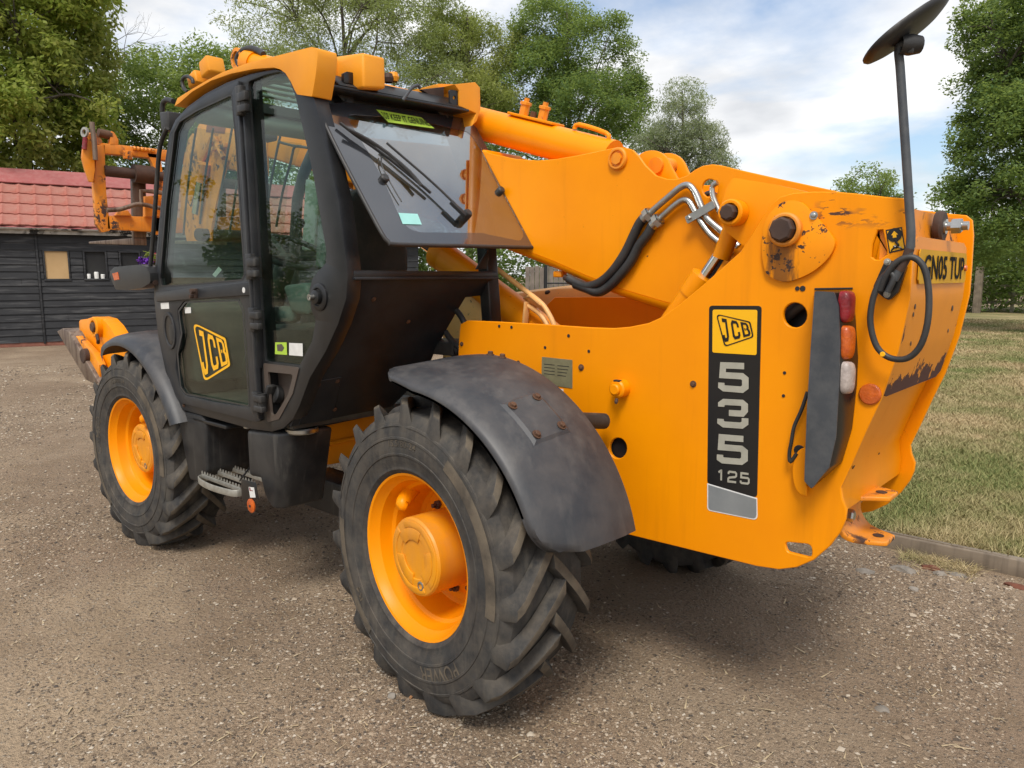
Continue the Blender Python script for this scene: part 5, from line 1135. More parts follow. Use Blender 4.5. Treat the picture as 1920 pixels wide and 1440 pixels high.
cp('lower_bracket', [(272, 368), (300, 366), (300, 406), (272, 406)], x=XC-.06, th=.05, par=cr)
P_('clamp_bracket', tube([PX(p, XC-.1) for p in ((266, 385), (264, 358), (285, 359), (305, 362))], .018, 6), 'worn_steel', cr)
# forks: shank hanging on the shaft, blade running forward
for u0, u1, tag_ in ((248, 274, 'l'), (398, 424, 'r')):
    s0 = [PX(p, XC+.10) for p in ((u0, 332), (u1, 334), (u1+1, 446), (u0+3, 446))]
    fk = P_('fork', prism(s0, (.05, 0, 0), .006), 'worn_steel')
    z0 = s0[3][2]; ya_, yb_ = s0[3][1], s0[2][1]
    P_('fork_blade', hull8([(XC+.10, ya_, z0-.06), (XC+.10, yb_, z0-.06), (XC+1.15, yb_, z0-.02), (XC+1.15, ya_, z0-.02)], [(XC+.10, ya_, z0), (XC+.10, yb_, z0), (XC+1.15, yb_, z0), (XC+1.15, ya_, z0)], .006), 'worn_steel', fk)
# heel of the near fork with its long toe crossing to the left
P_('fork_heel', cross_plate([tuple(PX(p, XC+.05)[1:]) for p in ((258, 436), (300, 440), (304, 458), (256, 460), (242, 452), (168, 444), (168, 441), (250, 443))], XC+.05, .05), 'worn_steel', cr) if False else None
# ---------------------------------------------------------------- front stabiliser
ys = .93
P_('stabiliser_arm', side(PYl(rounded([(148, 600), (150, 640), (165, 650), (183, 717), (207, 712), (232, 690), (262, 664), (250, 640), (222, 640), (205, 612), (192, 598), (176, 594), (163, 598)], 6), ys-.03), ys-.03, .10, (), .008), 'yellow')
sf = P_('stabiliser_foot', side(PYl(rounded([(126, 618), (150, 636), (176, 664), (186, 684), (187, 716), (178, 718), (150, 672)], 3), ys+.03), ys+.03, .045, (), .006), 'yellow_worn')
P_('foot_plate', prism([PY((106, 621), ys+.06), PY((116, 615.5), ys+.06), PY((129, 622), ys+.06), PY((185, 719), ys+.06), PY((176, 720), ys+.06), PY((160, 712), ys+.06)], (0, -.32, 0), .008), 'worn_steel', sf)
P_('foot_pin', lathe([(.055, 0), (.055, .03), (.048, .036), (0, .036)], PY((164, 667), ys+.03), (0, 1, 0), 22), 'rust_dark', sf)
bs = PY((186, 613), ys-.03)
sbo = P_('stabiliser_boss', lathe([(.075, 0), (.075, .035), (.068, .042), (.05, .042), (.045, .03), (0, .03)], bs, (0, 1, 0), 26), 'yellow'); P_('pin', lathe([(.036, 0), (.036, .05), (.03, .055), (0, .055)], bs, (0, 1, 0), 8), 'rust', sbo)
P_('pin_clip', tube([bs+[-.06, .04, -.05], bs+[-.09, .045, -.09], bs+[-.07, .04, -.11]], .012, 8), 'rust_dark', sbo)
P_('front_frame', box((3.45, 0, .92), (.7, 1.7, .26), .03), 'yellow_worn')
# ---------------------------------------------------------------- wheels
def tyre_mesh():
    """carcass turned about +Y plus moulded lugs; local frame: axle = Y, outer side +Y"""
    prof = [(.318, .150), (.326, .168), (.345, .182), (.352, .188), (.360, .188), (.364, .1875), (.385, .196), (.408, .200), (.410, .2035), (.418, .2045), (.420, .2015), (.44, .204), (.472, .2035), (.474, .207), (.482, .2065), (.484, .203), (.50, .202), (.522, .197), (.524, .2005), (.532, .198), (.534, .193), (.545, .190), (.572, .168), (.578, .12), (.580, .05), (.580, -.05), (.578, -.12), (.572, -.168), (.545, -.190), (.50, -.202), (.44, -.204), (.385, -.196), (.345, -.182), (.326, -.168), (.318, -.150)]
    car = lathe(prof, (0, 0, 0), (0, 1, 0), 72, 40)
    V = []; F = []; N = 19
    def P(th, y, r): return (r*math.cos(th), y, r*math.sin(th))
    for sgn in (1, -1):
        for i in range(N):
            t0 = 2*math.pi*(i+(0 if sgn > 0 else .5))/N; b = len(V); K = 9
            for k in range(K+1):
                s = k/K
                # from low on the sidewall over the shoulder to just past the centre line
                if s < .25: q = s/.25; y = .205-.012*q-.004; r_top = .515+.105*q; r_bot = .49+.06*q; sw = 0
                else: q = (s-.25)/.75; y = .190-(.215)*q; r_top = .622+.012*math.sin(q*math.pi*.5); r_bot = .565+.02*min(1, q*3); sw = q
                th = t0-sgn*0-(.42*sw**.9)
                hw = (.030+.014*(1-s))/.6; tw = (.020+.006*s)/.6
                if s < .25: hw *= 1.15; tw *= .5+.5*s/.25
                sk = .42*.9*.6   # lug cut runs across the sweep
                V += [P(th-hw, y*sgn, r_bot), P(th-tw, y*sgn, r_top), P(th+tw, y*sgn, r_top), P(th+hw, y*sgn, r_bot)]
            for k in range(K):
                for j in range(3): a = b+k*4+j; F.append((a, a+1, a+5, a+4))
            F.append((b, b+1, b+2, b+3)); e = b+K*4; F.append((e+3, e+2, e+1, e))
    lug = bevel(mesh(V, F, 0), .0035, 2, 30); lug.materials.append(M['rubber']); lug.materials.append(M['lug'])
    for p in lug.polygons:
        c = p.center; r = math.hypot(c.x, c.z)
        if r > .612 and (p.normal.x*c.x+p.normal.z*c.z)/r > .7: p.material_index = 1
    return car, lug
def rim_mesh():
    prof = [(.318, .150), (.332, .162), (.338, .170), (.334, .176), (.325, .172), (.314, .150), (.300, .135), (.292, .100), (.286, .085), (.272, .075), (.262, .040), (.256, .0), (.250, -.03), (.236, -.045), (.205, -.050), (.185, -.040), (.165, -.032), (.05, -.032)]
    return lathe(prof, (0, 0, 0), (0, 1, 0), 64, 24)
def hub_mesh(h):
    return lathe([(.158, -.05), (.158, h-.010), (.152, h-.002), (.146, h), (.09, h), (.087, h-.004), (.0, h-.004)], (0, 0, 0), (0, 1, 0), 44, 24)
def arc_pad(r0, r1, a0, a1, y, th=.006, n=8):
    ring = [(r0*math.cos(a), y, r0*math.sin(a)) for a in np.linspace(a0, a1, n)]+[(r1*math.cos(a), y, r1*math.sin(a)) for a in np.linspace(a1, a0, n)]
    return prism(ring, (0, th, 0), .0025)
car, lug = tyre_mesh(); tyre_me = join(car, lug, sm=35)
tyre_me.materials.append(M['rubber']); tyre_me.materials.append(M['lug'])
rim_me = rim_mesh()
def curved_text(s, r, a0, h, y, wdt):
    """raised letters bent round the sidewall"""
    me = typed(s, [(0, 0, 0), (1, 0, 0), (1, 1, 0), (0, 1, 0)], .004)
    bm = bmesh.new(); bm.from_mesh(me); bm.to_mesh(me); bm.free()
    for v in me.vertices:
        a = a0-wdt/r+v.co.x*wdt/r; rr = r-h/2+v.co.y*h; v.co = Vector((rr*math.cos(a), y+.0, rr*math.sin(a)))
    me.update(); return me
def side_y(r): return float(np.interp(r, [.345, .385, .44, .50, .545], [.182, .196, .204, .202, .190]))+.0025
def wheel(loc, steer, spin, hub_h, text, front=False, label=None, flip=False):
    w = bpy.data.objects.new('wheel', None); COL.objects.link(w); w.parent = TH; w.location = Vector(loc)-TH.location; w.rotation_euler = (0, 0, steer); w.empty_display_size = .2
    if label: w['label'] = label
    def sub(n, me, mat, par=w): 
        o = part(n, me, mat); o.parent = par; return o
    rot = Matrix.Rotation(spin, 4, 'Y')
    ty = sub('tyre', xf(tyre_me, rot), None); sub('rim', rim_me.copy(), 'yellow')
    sub('hub', hub_mesh(hub_h), 'hub')
    if not flip:
        pads = [arc_pad(.07, .118, a, a+1.35, hub_h-.004, .007) for a in (.5+spin, 2.6+spin, 4.7+spin)]
        sub('hub_pads', join(*pads), 'hub')
        sub('hub_lip', join(arc_pad(.120, .1455, .95+spin, 3.8+spin, hub_h-.002, .005, 14), arc_pad(.120, .1455, 4.1+spin, 6.9+spin, hub_h-.002, .005, 14)), 'hub')
        sub('drain_plug', lathe([(.020, 0), (.020, .004), (.016, .006), (.012, .006), (.011, 0), (0, 0)], (.115*math.cos(4.35), hub_h-.002, .115*math.sin(4.35)), (0, 1, 0), 18), 'steel')
        for k in range(10):
            a = 2*math.pi*(k+.3)/10+spin; c = (.182*math.cos(a), -.036, .182*math.sin(a))
            sub('wheel_nut', join(lathe([(.020, 0), (.020, .012), (.017, .016), (.010, .016), (.010, .034), (0, .036)], c, (0, 1, 0), 6)), 'rust')
        a = .85 if not front else 2.0; c = np.array((.262*math.cos(a), .06, .262*math.sin(a)))
        u = -c/np.linalg.norm(c*[1, 0, 1]); u[1] = 0
        sub('valve_guard', tube([c+[0, -.03, 0]-u*.03, c+u*.01+[0, .03, 0], c+u*.035+[0, .06, 0], c+u*.05+[0, .05, 0]], [.034, .032, .028, .02], 10, 3), 'yellow')
        for s, r, a0, h, wd in text:
            t = curved_text(s, r, a0, h, 0, wd)
            for v in t.vertices: rr = math.hypot(v.co.x, v.co.z); v.co.y = side_y(rr)
            t.update(); sub('lettering', t, 'lug')
        band = [(side_y(r_), r_) for r_ in (.470, .485, .50, .515)]
        for a0, a1 in ((2.1, 3.3), (-.95, .1)):
            V = []; F = []; n = 14
            for i in range(n+1):
                a = a0+(a1-a0)*i/n
                for y, r_ in band: V.append((r_*math.cos(a), y+.002, r_*math.sin(a)))
            for i in range(n):
                for j in range(3): q = i*4+j; F.append((q, q+1, q+5, q+4))
            sub('scuff_band', mesh(V, F, 30), 'lug')
    return w
ST = R_(-5.2); Y0 = .935; AZ = .612
tx = [('TRACTION', .492, 3.12, .032, .40), ('15.5/80-24', .458, 1.72, .026, .18), ('POWER', .452, 4.55, .06, .26), ('R4', .445, -.55, .03, .06)]
wheel((-.005, Y0, AZ), ST, .11, .172, tx, label='left rear wheel with yellow rim and deep lugged tyre')
wheel((2.745, Y0, AZ), R_(1.4), .30, .105, [('CAMSO', .425, .42, .055, .26), ('15.5/80-24', .45, 1.7, .026, .2)], True, 'left front wheel with yellow rim under the grey arched mudguard')
wheel((0, -Y0, AZ), math.pi+ST, .2, .15, [], flip=True); wheel((2.75, -Y0, AZ), math.pi, .3, .1, [], flip=True)
# ---------------------------------------------------------------- mudguards
def guard(cx, cz, prof, a0, a1, n=28, th=.010, end=.0, rad=None, mat='fender', taper0=0., taper1=0., lift=0.):
    """curved mudguard: prof (y, radius) across, swept from angle a0 to a1 round (cx, cz)"""
    rows = []
    for i in range(n+1):
        t = i/n; a = a0+(a1-a0)*t; rf = rad(t) if rad else 0.; rw = []
        w0 = taper0*max(0, 1-t*n/6)**1.6; dd = min(taper1, (1-t)*abs(a1-a0)*.74); w1 = taper1-math.sqrt(max(0., taper1**2-(taper1-dd)**2)) if taper1 else 0.; cut = w0+w1
        ym = prof[0][0]
        for y, r in prof:
            yy = min(y, ym-cut*(1 if y > prof[-1][0]+.1 else 0)*1.0); rw.append((yy, r+rf+(max(q[1] for q in prof)-.012-r)*lift*max(0, 1-t/.22)**1.2))
        rows.append((a, rw))
    V = []; F = []; m = len(prof)
    for o in (0, -th):
        for a, rw in rows:
            for y, r in rw: V.append((cx+(r+o)*math.cos(a), y, cz+(r+o)*math.sin(a)))
    K = (n+1)*m
    for i in range(n):
        for j in range(m-1):
            q = i*m+j; F.append((q, q+1, q+m+1, q+m)); F.append((K+q, K+q+m, K+q+m+1, K+q+1))
        q = i*m; F.append((q, q+m, K+q+m, K+q)); q = i*m+m-1; F.append((q, K+q, K+q+m, q+m))
    for i in (0, n):
        for j in range(m-1): q = i*m+j; F.append((q, K+q, K+q+1, q+1))
    return mesh(V, F, 50)
profR = [(1.150, .666), (1.1505, .676), (1.140, .689), (1.10, .706), (1.04, .724), (.98, .739), (.91, .753), (.84, .763), (.77, .768), (.70, .765)]
FA0, FA1 = R_(74), R_(167)
fr = P_('rear_mudguard', guard(0, .62, profR, FA0, FA1, 56, .010, taper0=.12, taper1=.16, lift=.85), 'fender')
def on_fender(a, y, o=0.):
    r = float(np.interp(-y, [-p[0] for p in profR], [p[1] for p in profR]))+o; return np.array((r*math.cos(a), y, .62+r*math.sin(a)))
V = [on_fender(a, y, .006) for a in np.linspace(R_(121), R_(135), 5) for y in (1.0, .93, .85)]
V2 = [on_fender(a, y, -.002) for a in np.linspace(R_(119.5), R_(136.5), 5) for y in (1.02, .93, .83)]
pd_ = P_('mounting_pad', loft([[V2[0], V2[1], V2[2], V2[5], V2[8], V2[11], V2[14], V2[13], V2[12], V2[9], V2[6], V2[3]], [V[0], V[1], V[2], V[5], V[8], V[11], V[14], V[13], V[12], V[9], V[6], V[3]]], cap=False, sm=20), 'fender', fr)
fc = [(i*3+j, i*3+j+1, (i+1)*3+j+1, (i+1)*3+j) for i in range(4) for j in range(2)]
P_('pad_face', mesh(V, fc, 30), 'fender', fr)
for a, y in ((R_(122.5), .985), (R_(122.5), .865), (R_(133.5), .985), (R_(133.5), .865)):
    q = on_fender(a, y, .006); P_('bolt', bolt(q, (math.cos(a), 0, math.sin(a)), .012, .012), 'rust', fr)
P_('mudguard_stay', tube([(-.46, .50, 1.13), (-.43, .70, 1.16)], .032, 14), 'plastic', fr)
for a in (R_(98), R_(93)): P_('bolt', bolt(on_fender(a, .72), (math.cos(a), 0, math.sin(a)), .011, .014), 'rust', fr)
profF = [(1.135, .672), (1.133, .686), (1.12, .705), (1.09, .722), (1.03, .735), (.92, .742), (.80, .742), (.70, .735)]
P_('front_mudguard', guard(2.75, .62, profF, R_(52), R_(160), 30, .012, taper0=.05, rad=lambda t: .05*max(0, (t-.55)/.45)**2), 'fender')
# ---------------------------------------------------------------- cab shell, left side
def L2(px, y=CL): return [tuple(q[:2])+tuple(r*.0024 for r in q[2:]) for q in PYl(px, y)]
outer = [(342, 768, 6), (330, 752), (312, 703), (297, 632), (289, 560), (291, 500), (301, 390), (310, 300), (317, 252), (329, 225), (352, 200), (385, 176), (425, 155), (470, 139), (515, 130), (546, 138, 6), (572, 165), (589, 184), (600, 228), (620, 310), (635, 377), (646, 464), (652, 515), (649, 560), (634, 607), (611, 658), (581, 708), (561, 762), (548, 787), (531, 803), (510, 809), (470, 804)]
door_hole = [(440, 166, 5), (388, 190), (348, 216), (329, 242, 8), (316, 320), (303, 470), (300, 560), (306, 630), (322, 700), (341, 746, 8), (474, 779, 5), (474, 560), (462, 420), (450, 270)]
qg = [(465, 153, 8), (498, 140), (525, 134, 8), (541, 147, 6), (554, 180), (586, 320), (612, 470), (611, 494, 6), (597, 508), (586, 522), (580, 545), (583, 578), (592, 600, 5), (585, 640), (562, 685, 4), (497, 677, 4), (489, 560), (479, 350)]
fil = [(499, 690, 4), (558, 697, 4), (547, 738), (523, 780, 8), (507, 786, 6)]
ck = P_('cab_side', side(rounded(L2(outer)), CL, .07, [rounded(L2(door_hole)), rounded(L2(qg)), rounded(L2(fil))], .010), 'black')
P_('quarter_glass', side(rounded(L2([(q[0], q[1]) for q in qg])), CL-.012, .006, (), .001), 'glass', ck)
P_('filler_panel', side(rounded(L2([(495, 681, 4), (562, 689, 4), (550, 738), (524, 786, 8), (502, 792, 6)])), CL+.004, .012, [rounded(L2([(503, 697, 6), (551, 702, 6), (541, 740), (519, 776, 9), (510, 779, 8)]))], .002), 'brown_panel', ck)
P_('filler_well', side(L2([(494, 680), (564, 688), (552, 740), (522, 792), (500, 792)]), CL-.06, .01, (), .001), 'brown_panel', ck)
c = PY((523, 740), CL-.055); P_('filler_cap', join(lathe([(.045, 0), (.045, .03), (.036, .036), (0, .036)], c, (0, 1, .25), 20), box(c+[0, .05, .01], (.025, .05, .10), .01, Matrix.Rotation(R_(-25), 3, 'Y'))), 'plastic', ck)
c = PY((599, 557), CL); P_('lamp_socket', join(lathe([(.060, 0), (.060, .006), (.052, .012), (.040, .012), (.036, .006), (.030, .006), (.030, .026), (.024, .030), (0, .030)], c, (0, 1, 0), 26)), 'black', ck)
P_('socket_nut', lathe([(.014, .03), (.014, .05), (.007, .05), (.007, .044), (0, .044)], c+[.006, 0, 0], (0, 1, 0), 12), 'steel', ck)
for nm, px, mt in (('green_sticker', [(516, 642), (537, 642), (538, 665.5), (515.5, 664)], 'lime'), ('white_sticker', [(542, 643), (567, 644), (567.5, 668), (542, 666)], 'white')):
    s = P_(nm, side(L2(px, CL-.010), CL-.010, .0012, (), .0003), mt, ck)
    if mt == 'lime': P_('sticker_print', poly([PY(q, CL-.0092) for q in ((519, 646), (528, 645), (533, 652), (529, 659), (520, 658))]), 'frit', ck)
P_('side_bolt', bolt(PY((345, 760), CL), (0, 1, 0), .008, .006), 'rust', ck)
# door: frame with two panes, mid rail, latch and hinges
DO = CL+.014
dout = [(447, 151, 3), (420, 163), (385, 181), (351, 205), (328, 233, 6), (317, 262), (309, 330), (299, 450), (293, 520), (291, 548), (294, 590), (301, 645), (314, 700), (329, 742), (341, 756, 5), (480, 791, 4), (488, 789, 4), (484, 680), (476, 560), (470, 480), (461, 360), (452, 240)]
gu = [(434, 176, 4), (366, 207), (336, 226, 8), (326, 246, 6), (309, 380), (299, 522), (302, 538, 4), (345, 536), (454, 526, 4), (459, 516), (452, 400), (443, 270)]
gl_ = [(345, 564, 8), (333, 580), (333, 600), (338, 625), (336, 652), (330, 664), (329, 690), (337, 727), (347, 741, 5), (400, 754), (468, 764, 4), (466, 700), (458, 582), (449, 561, 6), (400, 560)]
dr_ = P_('cab_door', side(rounded(L2(dout, DO)), DO, .03, [rounded(L2(gu, DO)), rounded(L2(gl_, DO))], .006), 'frame_grey')
P_('upper_glass', side(rounded(L2(gu, DO)), DO-.014, .005, (), .001), 'glass', dr_)
P_('lower_glass', side(rounded(L2(gl_, DO)), DO-.014, .005, (), .001), 'glass', dr_)
P_('mid_rail', side(L2([(292, 547), (473, 527.5), (474, 553), (293, 566)], DO+.012), DO+.012, .014, (), .005), 'frame_grey', dr_)
P_('pane_seal', ring_decal([(347, 565), (334, 582), (339, 625), (331, 664), (338, 727), (348, 740), (468, 763), (457, 583), (448, 562)], DO+.0015, 3.2, 3), 'hose', dr_)
P_('pane_seal', ring_decal([(q[0], q[1]) for q in gu], DO+.0015, 3.0, 3), 'hose', dr_)
hp = [(316+11*math.cos(a)+ .18*36*math.sin(a)*.6, 620+35*math.sin(a)) for a in np.linspace(0, 2*math.pi, 22, endpoint=False)]
P_('handle_rim', side(L2(hp, DO+.008), DO+.008, .010, [L2([(318+(q[0]-318)*.7, 620+(q[1]-620)*.78) for q in hp], DO+.008)], .003), 'frame_grey', dr_)
P_('handle_cup', side(L2([(318+(q[0]-318)*.7, 620+(q[1]-620)*.78) for q in hp], DO+.003), DO+.003, .003, (), .0005), 'decal_black', dr_)
P_('handle_lever', side(L2([(319, 606), (324, 612), (325, 640), (320, 640), (316, 620)], DO+.007), DO+.007, .005, (), .002), 'plastic', dr_)
P_('door_catch', join(box(PY((364, 550), DO+.02), (.05, .02, .05), .004), lathe([(.014, 0), (.014, .02), (0, .02)], PY((364, 546), DO+.028), (0, 1, 0), 10), lathe([(.010, 0), (.010, .02), (0, .02)], PY((362, 556), DO+.028), (0, 1, 0), 10)), 'rust_dark', dr_)
for nm, px, mt in (('white_label', [(301, 568), (316, 567), (317, 579), (302, 579.5)], 'white'), ('pane_sticker', [(346, 576), (357.5, 576), (358, 587), (347, 587.5)], 'white')):
    P_(nm, side(L2(px, DO+.0015 if nm[0] == 'w' else DO-.012), DO+.0015 if nm[0] == 'w' else DO-.012, .0012, (), .0003), mt, dr_)
P_('round_label', disc(PY((457, 544), DO+.013), (0, 1, 0), .014, .001, 14, .0003), 'white', dr_)
# hinges and the hinge post
P_('hinge_post', join(bar([PY((449, 180), DO+.016), PY((462, 380), DO+.016), PY((474, 560), DO+.016), PY((482, 700), DO+.016), PY((488, 785), DO+.016)], .018, .026, (0, 1, 0), .004), bar([PY((462, 200), CL+.012), PY((472, 350), CL+.012), PY((481, 520), CL+.012), PY((488, 690), CL+.012)], .016, .04, (0, 1, 0), .004)), 'frame_grey', dr_)
for u, v, h in ((451, 190, 46), (470, 500, 44), (475, 599, 42), (482, 755, 40)):
    a, b = PY((u-6, v-h/2), DO+.03), PY((u-3, v+h/2), DO+.03); k = np.linalg.norm(a-CAM)/FPX
    hg = P_('hinge', box((a+b)/2+[-.02, -.002, 0], (.05, .03, h*k), .004), 'plastic', dr_)
    P_('hinge_knuckle', tube([PY((u+9, v-h*.42), DO+.02), PY((u+11, v+h*.42), DO+.02)], .022, 12), 'plastic', dr_)
    P_('hinge_leaf', box(PY((u+4, v-h*.18), DO+.036), (.075, .026, h*k*.30), .004), 'plastic', dr_); P_('hinge_leaf', box(PY((u+5, v+h*.30), DO+.036), (.075, .026, h*k*.26), .004), 'plastic', dr_)
P_('logo_border', ring_decal([(361, 604), (423, 634), (432, 686), (383, 716)], DO-.011, 4.6, 7), 'decal_yellow', dr_)
P_('logo_letters', glyphs('JCB', [PY(q, DO-.011) for q in ((381, 706), (430, 681), (419, 638), (370, 616))], .34, .10, 2.3), 'decal_yellow', dr_)
# ---------------------------------------------------------------- cab rear, floor, roof
A3, B3 = PY((653, 522), CL-.01), PY((545, 801), CL-.01); nP = np.cross(B3-A3, [0, 1., 0])
def RP(uv): return PP(uv, A3, nP)
Ur = np.array([0, -1., 0]); Vr = (A3-B3)/np.linalg.norm(A3-B3); Mr = basis(A3, Ur, Vr)
def rp2(px): return [(float(np.dot(RP(q[:2])-A3, Ur)), float(np.dot(RP(q[:2])-A3, Vr))) for q in px]
panel_px = [(653, 522), (924, 514), (918, 553), (889, 556), (873, 558), (862, 576), (837, 619), (815, 661), (800, 697), (735, 763), (545, 801)]
rear_p = P_('cab_rear_panel', sheet(rp2(panel_px), Mr, .03, (), .004), 'black_dirty')
P_('cover_plate', sheet(rp2([(586, 716), (629, 708), (640, 706), (622, 786), (560, 796)]), basis(A3+np.cross(Ur, Vr)*.004, Ur, Vr), .006, (), .002), 'black_dirty', rear_p)
for q in ((596, 721), (632, 714), (627, 767), (700, 560), (765, 602)): P_('screw', bolt(RP(q)+np.cross(Ur, Vr)*.003, np.cross(Ur, Vr), .008, .006), 'rust', rear_p)
x_s = A3[0]; yR_ = PX((930, 514), x_s)[1]
sill = P_('window_sill', bar([(x_s+.015, CL-.03, A3[2]+.015), (x_s+.015, yR_, A3[2]+.015)], .06, .035, bev=.006), 'black')
P_('sill_lip', bar([(x_s-.012, CL-.03, A3[2]+.0), (x_s-.012, yR_, A3[2]+.0)], .02, .012, bev=.003), 'frame_grey', sill)
zt_ = 2.46
P_('rear_right_post', hull8([(x_s-.01, yR_-.035, 1.46), (x_s+.06, yR_-.035, 1.46), (x_s+.06, yR_+.045, 1.46), (x_s-.01, yR_+.045, 1.46)], [(x_s+.04, yR_-.035, 2.0), (x_s+.11, yR_-.035, 2.0), (x_s+.11, yR_+.045, 2.0), (x_s+.04, yR_+.045, 2.0)], .008), 'black')
P_('rear_right_post', hull8([(x_s+.04, yR_-.034, 1.998), (x_s+.11, yR_-.034, 1.998), (x_s+.11, yR_+.044, 1.998), (x_s+.04, yR_+.044, 1.998)], [(x_s+.26, yR_-.034, zt_), (x_s+.33, yR_-.034, zt_), (x_s+.33, yR_+.044, zt_), (x_s+.26, yR_+.044, zt_)], .006), 'black')
P_('corner_gusset', prism([PX(q, x_s+.02) for q in ((893, 505), (916, 466), (918, 505))], (.01, 0, 0), .002), 'black')
yRi = yR_-.03
# right-hand cab wall below the side window and the floor
P_('cab_right_wall', side([(x_s+.6, A3[2]-.05), (2.25, 1.58), (2.2, 1.0), (1.45, 1.0)], yRi, .03, (), .004, -1), 'interior')
P_('cab_floor', box((1.6, .62, 1.0), (1.25, .82, .05), .01), 'interior')
P_('cab_front_wall', box((2.27, .62, 1.22), (.05, .82, .45), .02), 'interior')
P_('right_front_post', tube([(2.32, yRi+.03, 1.45), (2.22, yRi+.03, 2.2), (1.98, yRi+.03, 2.52)], .035, 10, 3), 'interior')
P_('windscreen', loft([[(2.345, .24, 1.45), (2.345, 1.0, 1.45)], [(2.29, .24, 1.9), (2.29, 1.0, 1.9)], [(2.19, .24, 2.3), (2.19, 1.0, 2.3)], [(2.02, .24, 2.52), (2.02, 1.0, 2.52)]], cap=False, closed=False), 'glass')
# roof: side moulding with the rear lamp pod, pods at the back, headers and guard bars
mo = [(327, 199), (333, 184), (360, 167), (389, 150), (418, 135), (462, 119), (513, 106), (564, 93), (584, 88), (594, 90, 6), (596, 104), (592, 140), (585, 181, 3), (557, 177, 3), (552, 168), (545, 153), (535, 137), (525, 130), (513, 126.5), (477, 129), (433, 138), (396, 151), (360, 172), (335, 194)]
rm = P_('roof_moulding', bevel(side(rounded(L2(mo, CL+.015)), CL+.015, .095, (), 0), .016, 3, 50), 'orange')
rs_ = [PY(q, CL) for q in ((335, 197), (360, 176), (396, 156), (433, 143), (477, 134), (513, 131), (540, 140))]
P_('roof_panel', loft([[(p[0], CL-.05, p[2]+.02), (p[0], yRi, p[2]+.02), (p[0], yRi, p[2]-.03), (p[0], CL-.05, p[2]-.03)] for p in rs_[:2]]), 'interior')
fr_ = rs_[2]; 
for k, t in enumerate(np.linspace(.12, 1.0, 8)):
    i = t*(len(rs_)-3)+1.4; j = min(int(i), len(rs_)-2); p = rs_[j]+(rs_[j+1]-rs_[j])*(i-j)
    P_('roof_bar', bar([(p[0], CL-.06, p[2]-.0), (p[0], yRi, p[2]-.0)], .035, .014, bev=.003), 'pale')
P_('roof_window', loft([[(p[0], CL-.06, p[2]+.028), (p[0], yRi+.03, p[2]+.028)] for p in rs_[1:]], cap=False, closed=False), 'glass')
for y in (CL-.09, yRi+.03): P_('roof_rail', loft([[(p[0], y+.03, p[2]+.03), (p[0], y-.03, p[2]+.03), (p[0], y-.03, p[2]-.03), (p[0], y+.03, p[2]-.03)] for p in rs_]), 'pale')
hdr = PY((378, 212), CL-.08); P_('front_header', tube([(hdr[0], CL-.06, hdr[2]), (hdr[0], yRi, hdr[2])], .055, 14), 'pale')
sm_ = PY((505, 270), .35); P_('cab_fan', box(PY((500, 250), .3), (.12, .10, .10), .02), 'interior')
# rear header shelf and the pods
xh = PY((603, 155), CL-.03)[0]
rh = P_('rear_header', hull8([(xh-.0, CL-.05, PX((603, 160), xh)[2]), (xh-.0, .17, PX((893, 213), xh)[2]), (xh+.16, .17, PX((893, 213), xh)[2]-.0), (xh+.16, CL-.05, PX((603, 160), xh)[2])], [(xh, CL-.05, PX((603, 154), xh)[2]), (xh, .17, PX((893, 208), xh)[2]), (xh+.16, .17, PX((893, 208), xh)[2]+.02), (xh+.16, CL-.05, PX((603, 154), xh)[2]+.02)], .004), 'black')
P_('header_drop', box((xh+.17, .62, 2.50), (.04, .84, .13), .01), 'black', rh)
for u, v in ((651, 190), (838, 222)):
    P_('glass_hinge', join(prism([PX(q, xh+.10) for q in ((u-18, v-14), (u+12, v-8), (u+12, v+10), (u-2, v+6))], (.01, 0, 0), .002), bolt(PX((u, v), xh+.098), (-1, 0, 0), .010, .006)), 'frame_grey', rh)
def pod(px, x, dp, mat='orange', bev=.012, nm='roof_pod'): return P_(nm, bevel(cross_plate([tuple(PX(p, x)[1:]) for p in px], x, dp, (), .001), bev, 3, 30), mat)
xp = xh+.02
def slices(name, sl, mat='orange', bev=.012):
    """pod from vertical slices: (u_top, v_top, u_bot, v_bot, x of the rear face, depth)"""
    rings = []
    for ut, vt, ub, vb, x, d in sl:
        a, b = PX((ut, vt), x), PX((ub, vb), x); y = (a[1]+b[1])/2; a[1] = b[1] = y
        rings.append([a, b, b+[d, 0, 0], a+[d, 0, .03]])
    return P_(name, bevel(loft(rings, sm=0), bev, 3, 28), mat)
slices('roof_bridge', [(611, 106, 611, 144, xp+.10, .2), (642, 111, 642, 151, xp+.10, .2)])
slices('roof_pod', [(640, 111, 646, 153, xp+.06, .2), (683, 99, 679, 164, xp-.06, .3), (725, 109, 721, 166, xp-.06, .3)], bev=.014)
P_('pod_recess', prism([PX(q, xp-.0) for q in ((645, 137), (651, 134), (662, 136), (664, 158), (645, 155))], (.02, 0, 0), .001), 'decal_black')
pod([(852, 158), (891, 154), (900, 164), (901, 205), (894, 227), (885, 236), (893, 212), (862, 199), (861, 170)], xp-.01, .26)
pod([(798, 163), (822, 157), (852, 158), (862, 170), (845, 168), (843, 180), (830, 188), (833, 178), (800, 176)], xp+.10, .16)
P_('pod_recess', cross_plate([tuple(PX(p, xp+.02)[1:]) for p in ((800, 165), (843, 160), (843, 182), (830, 186))], xp+.06, .02, (), .002), 'rust_dark')
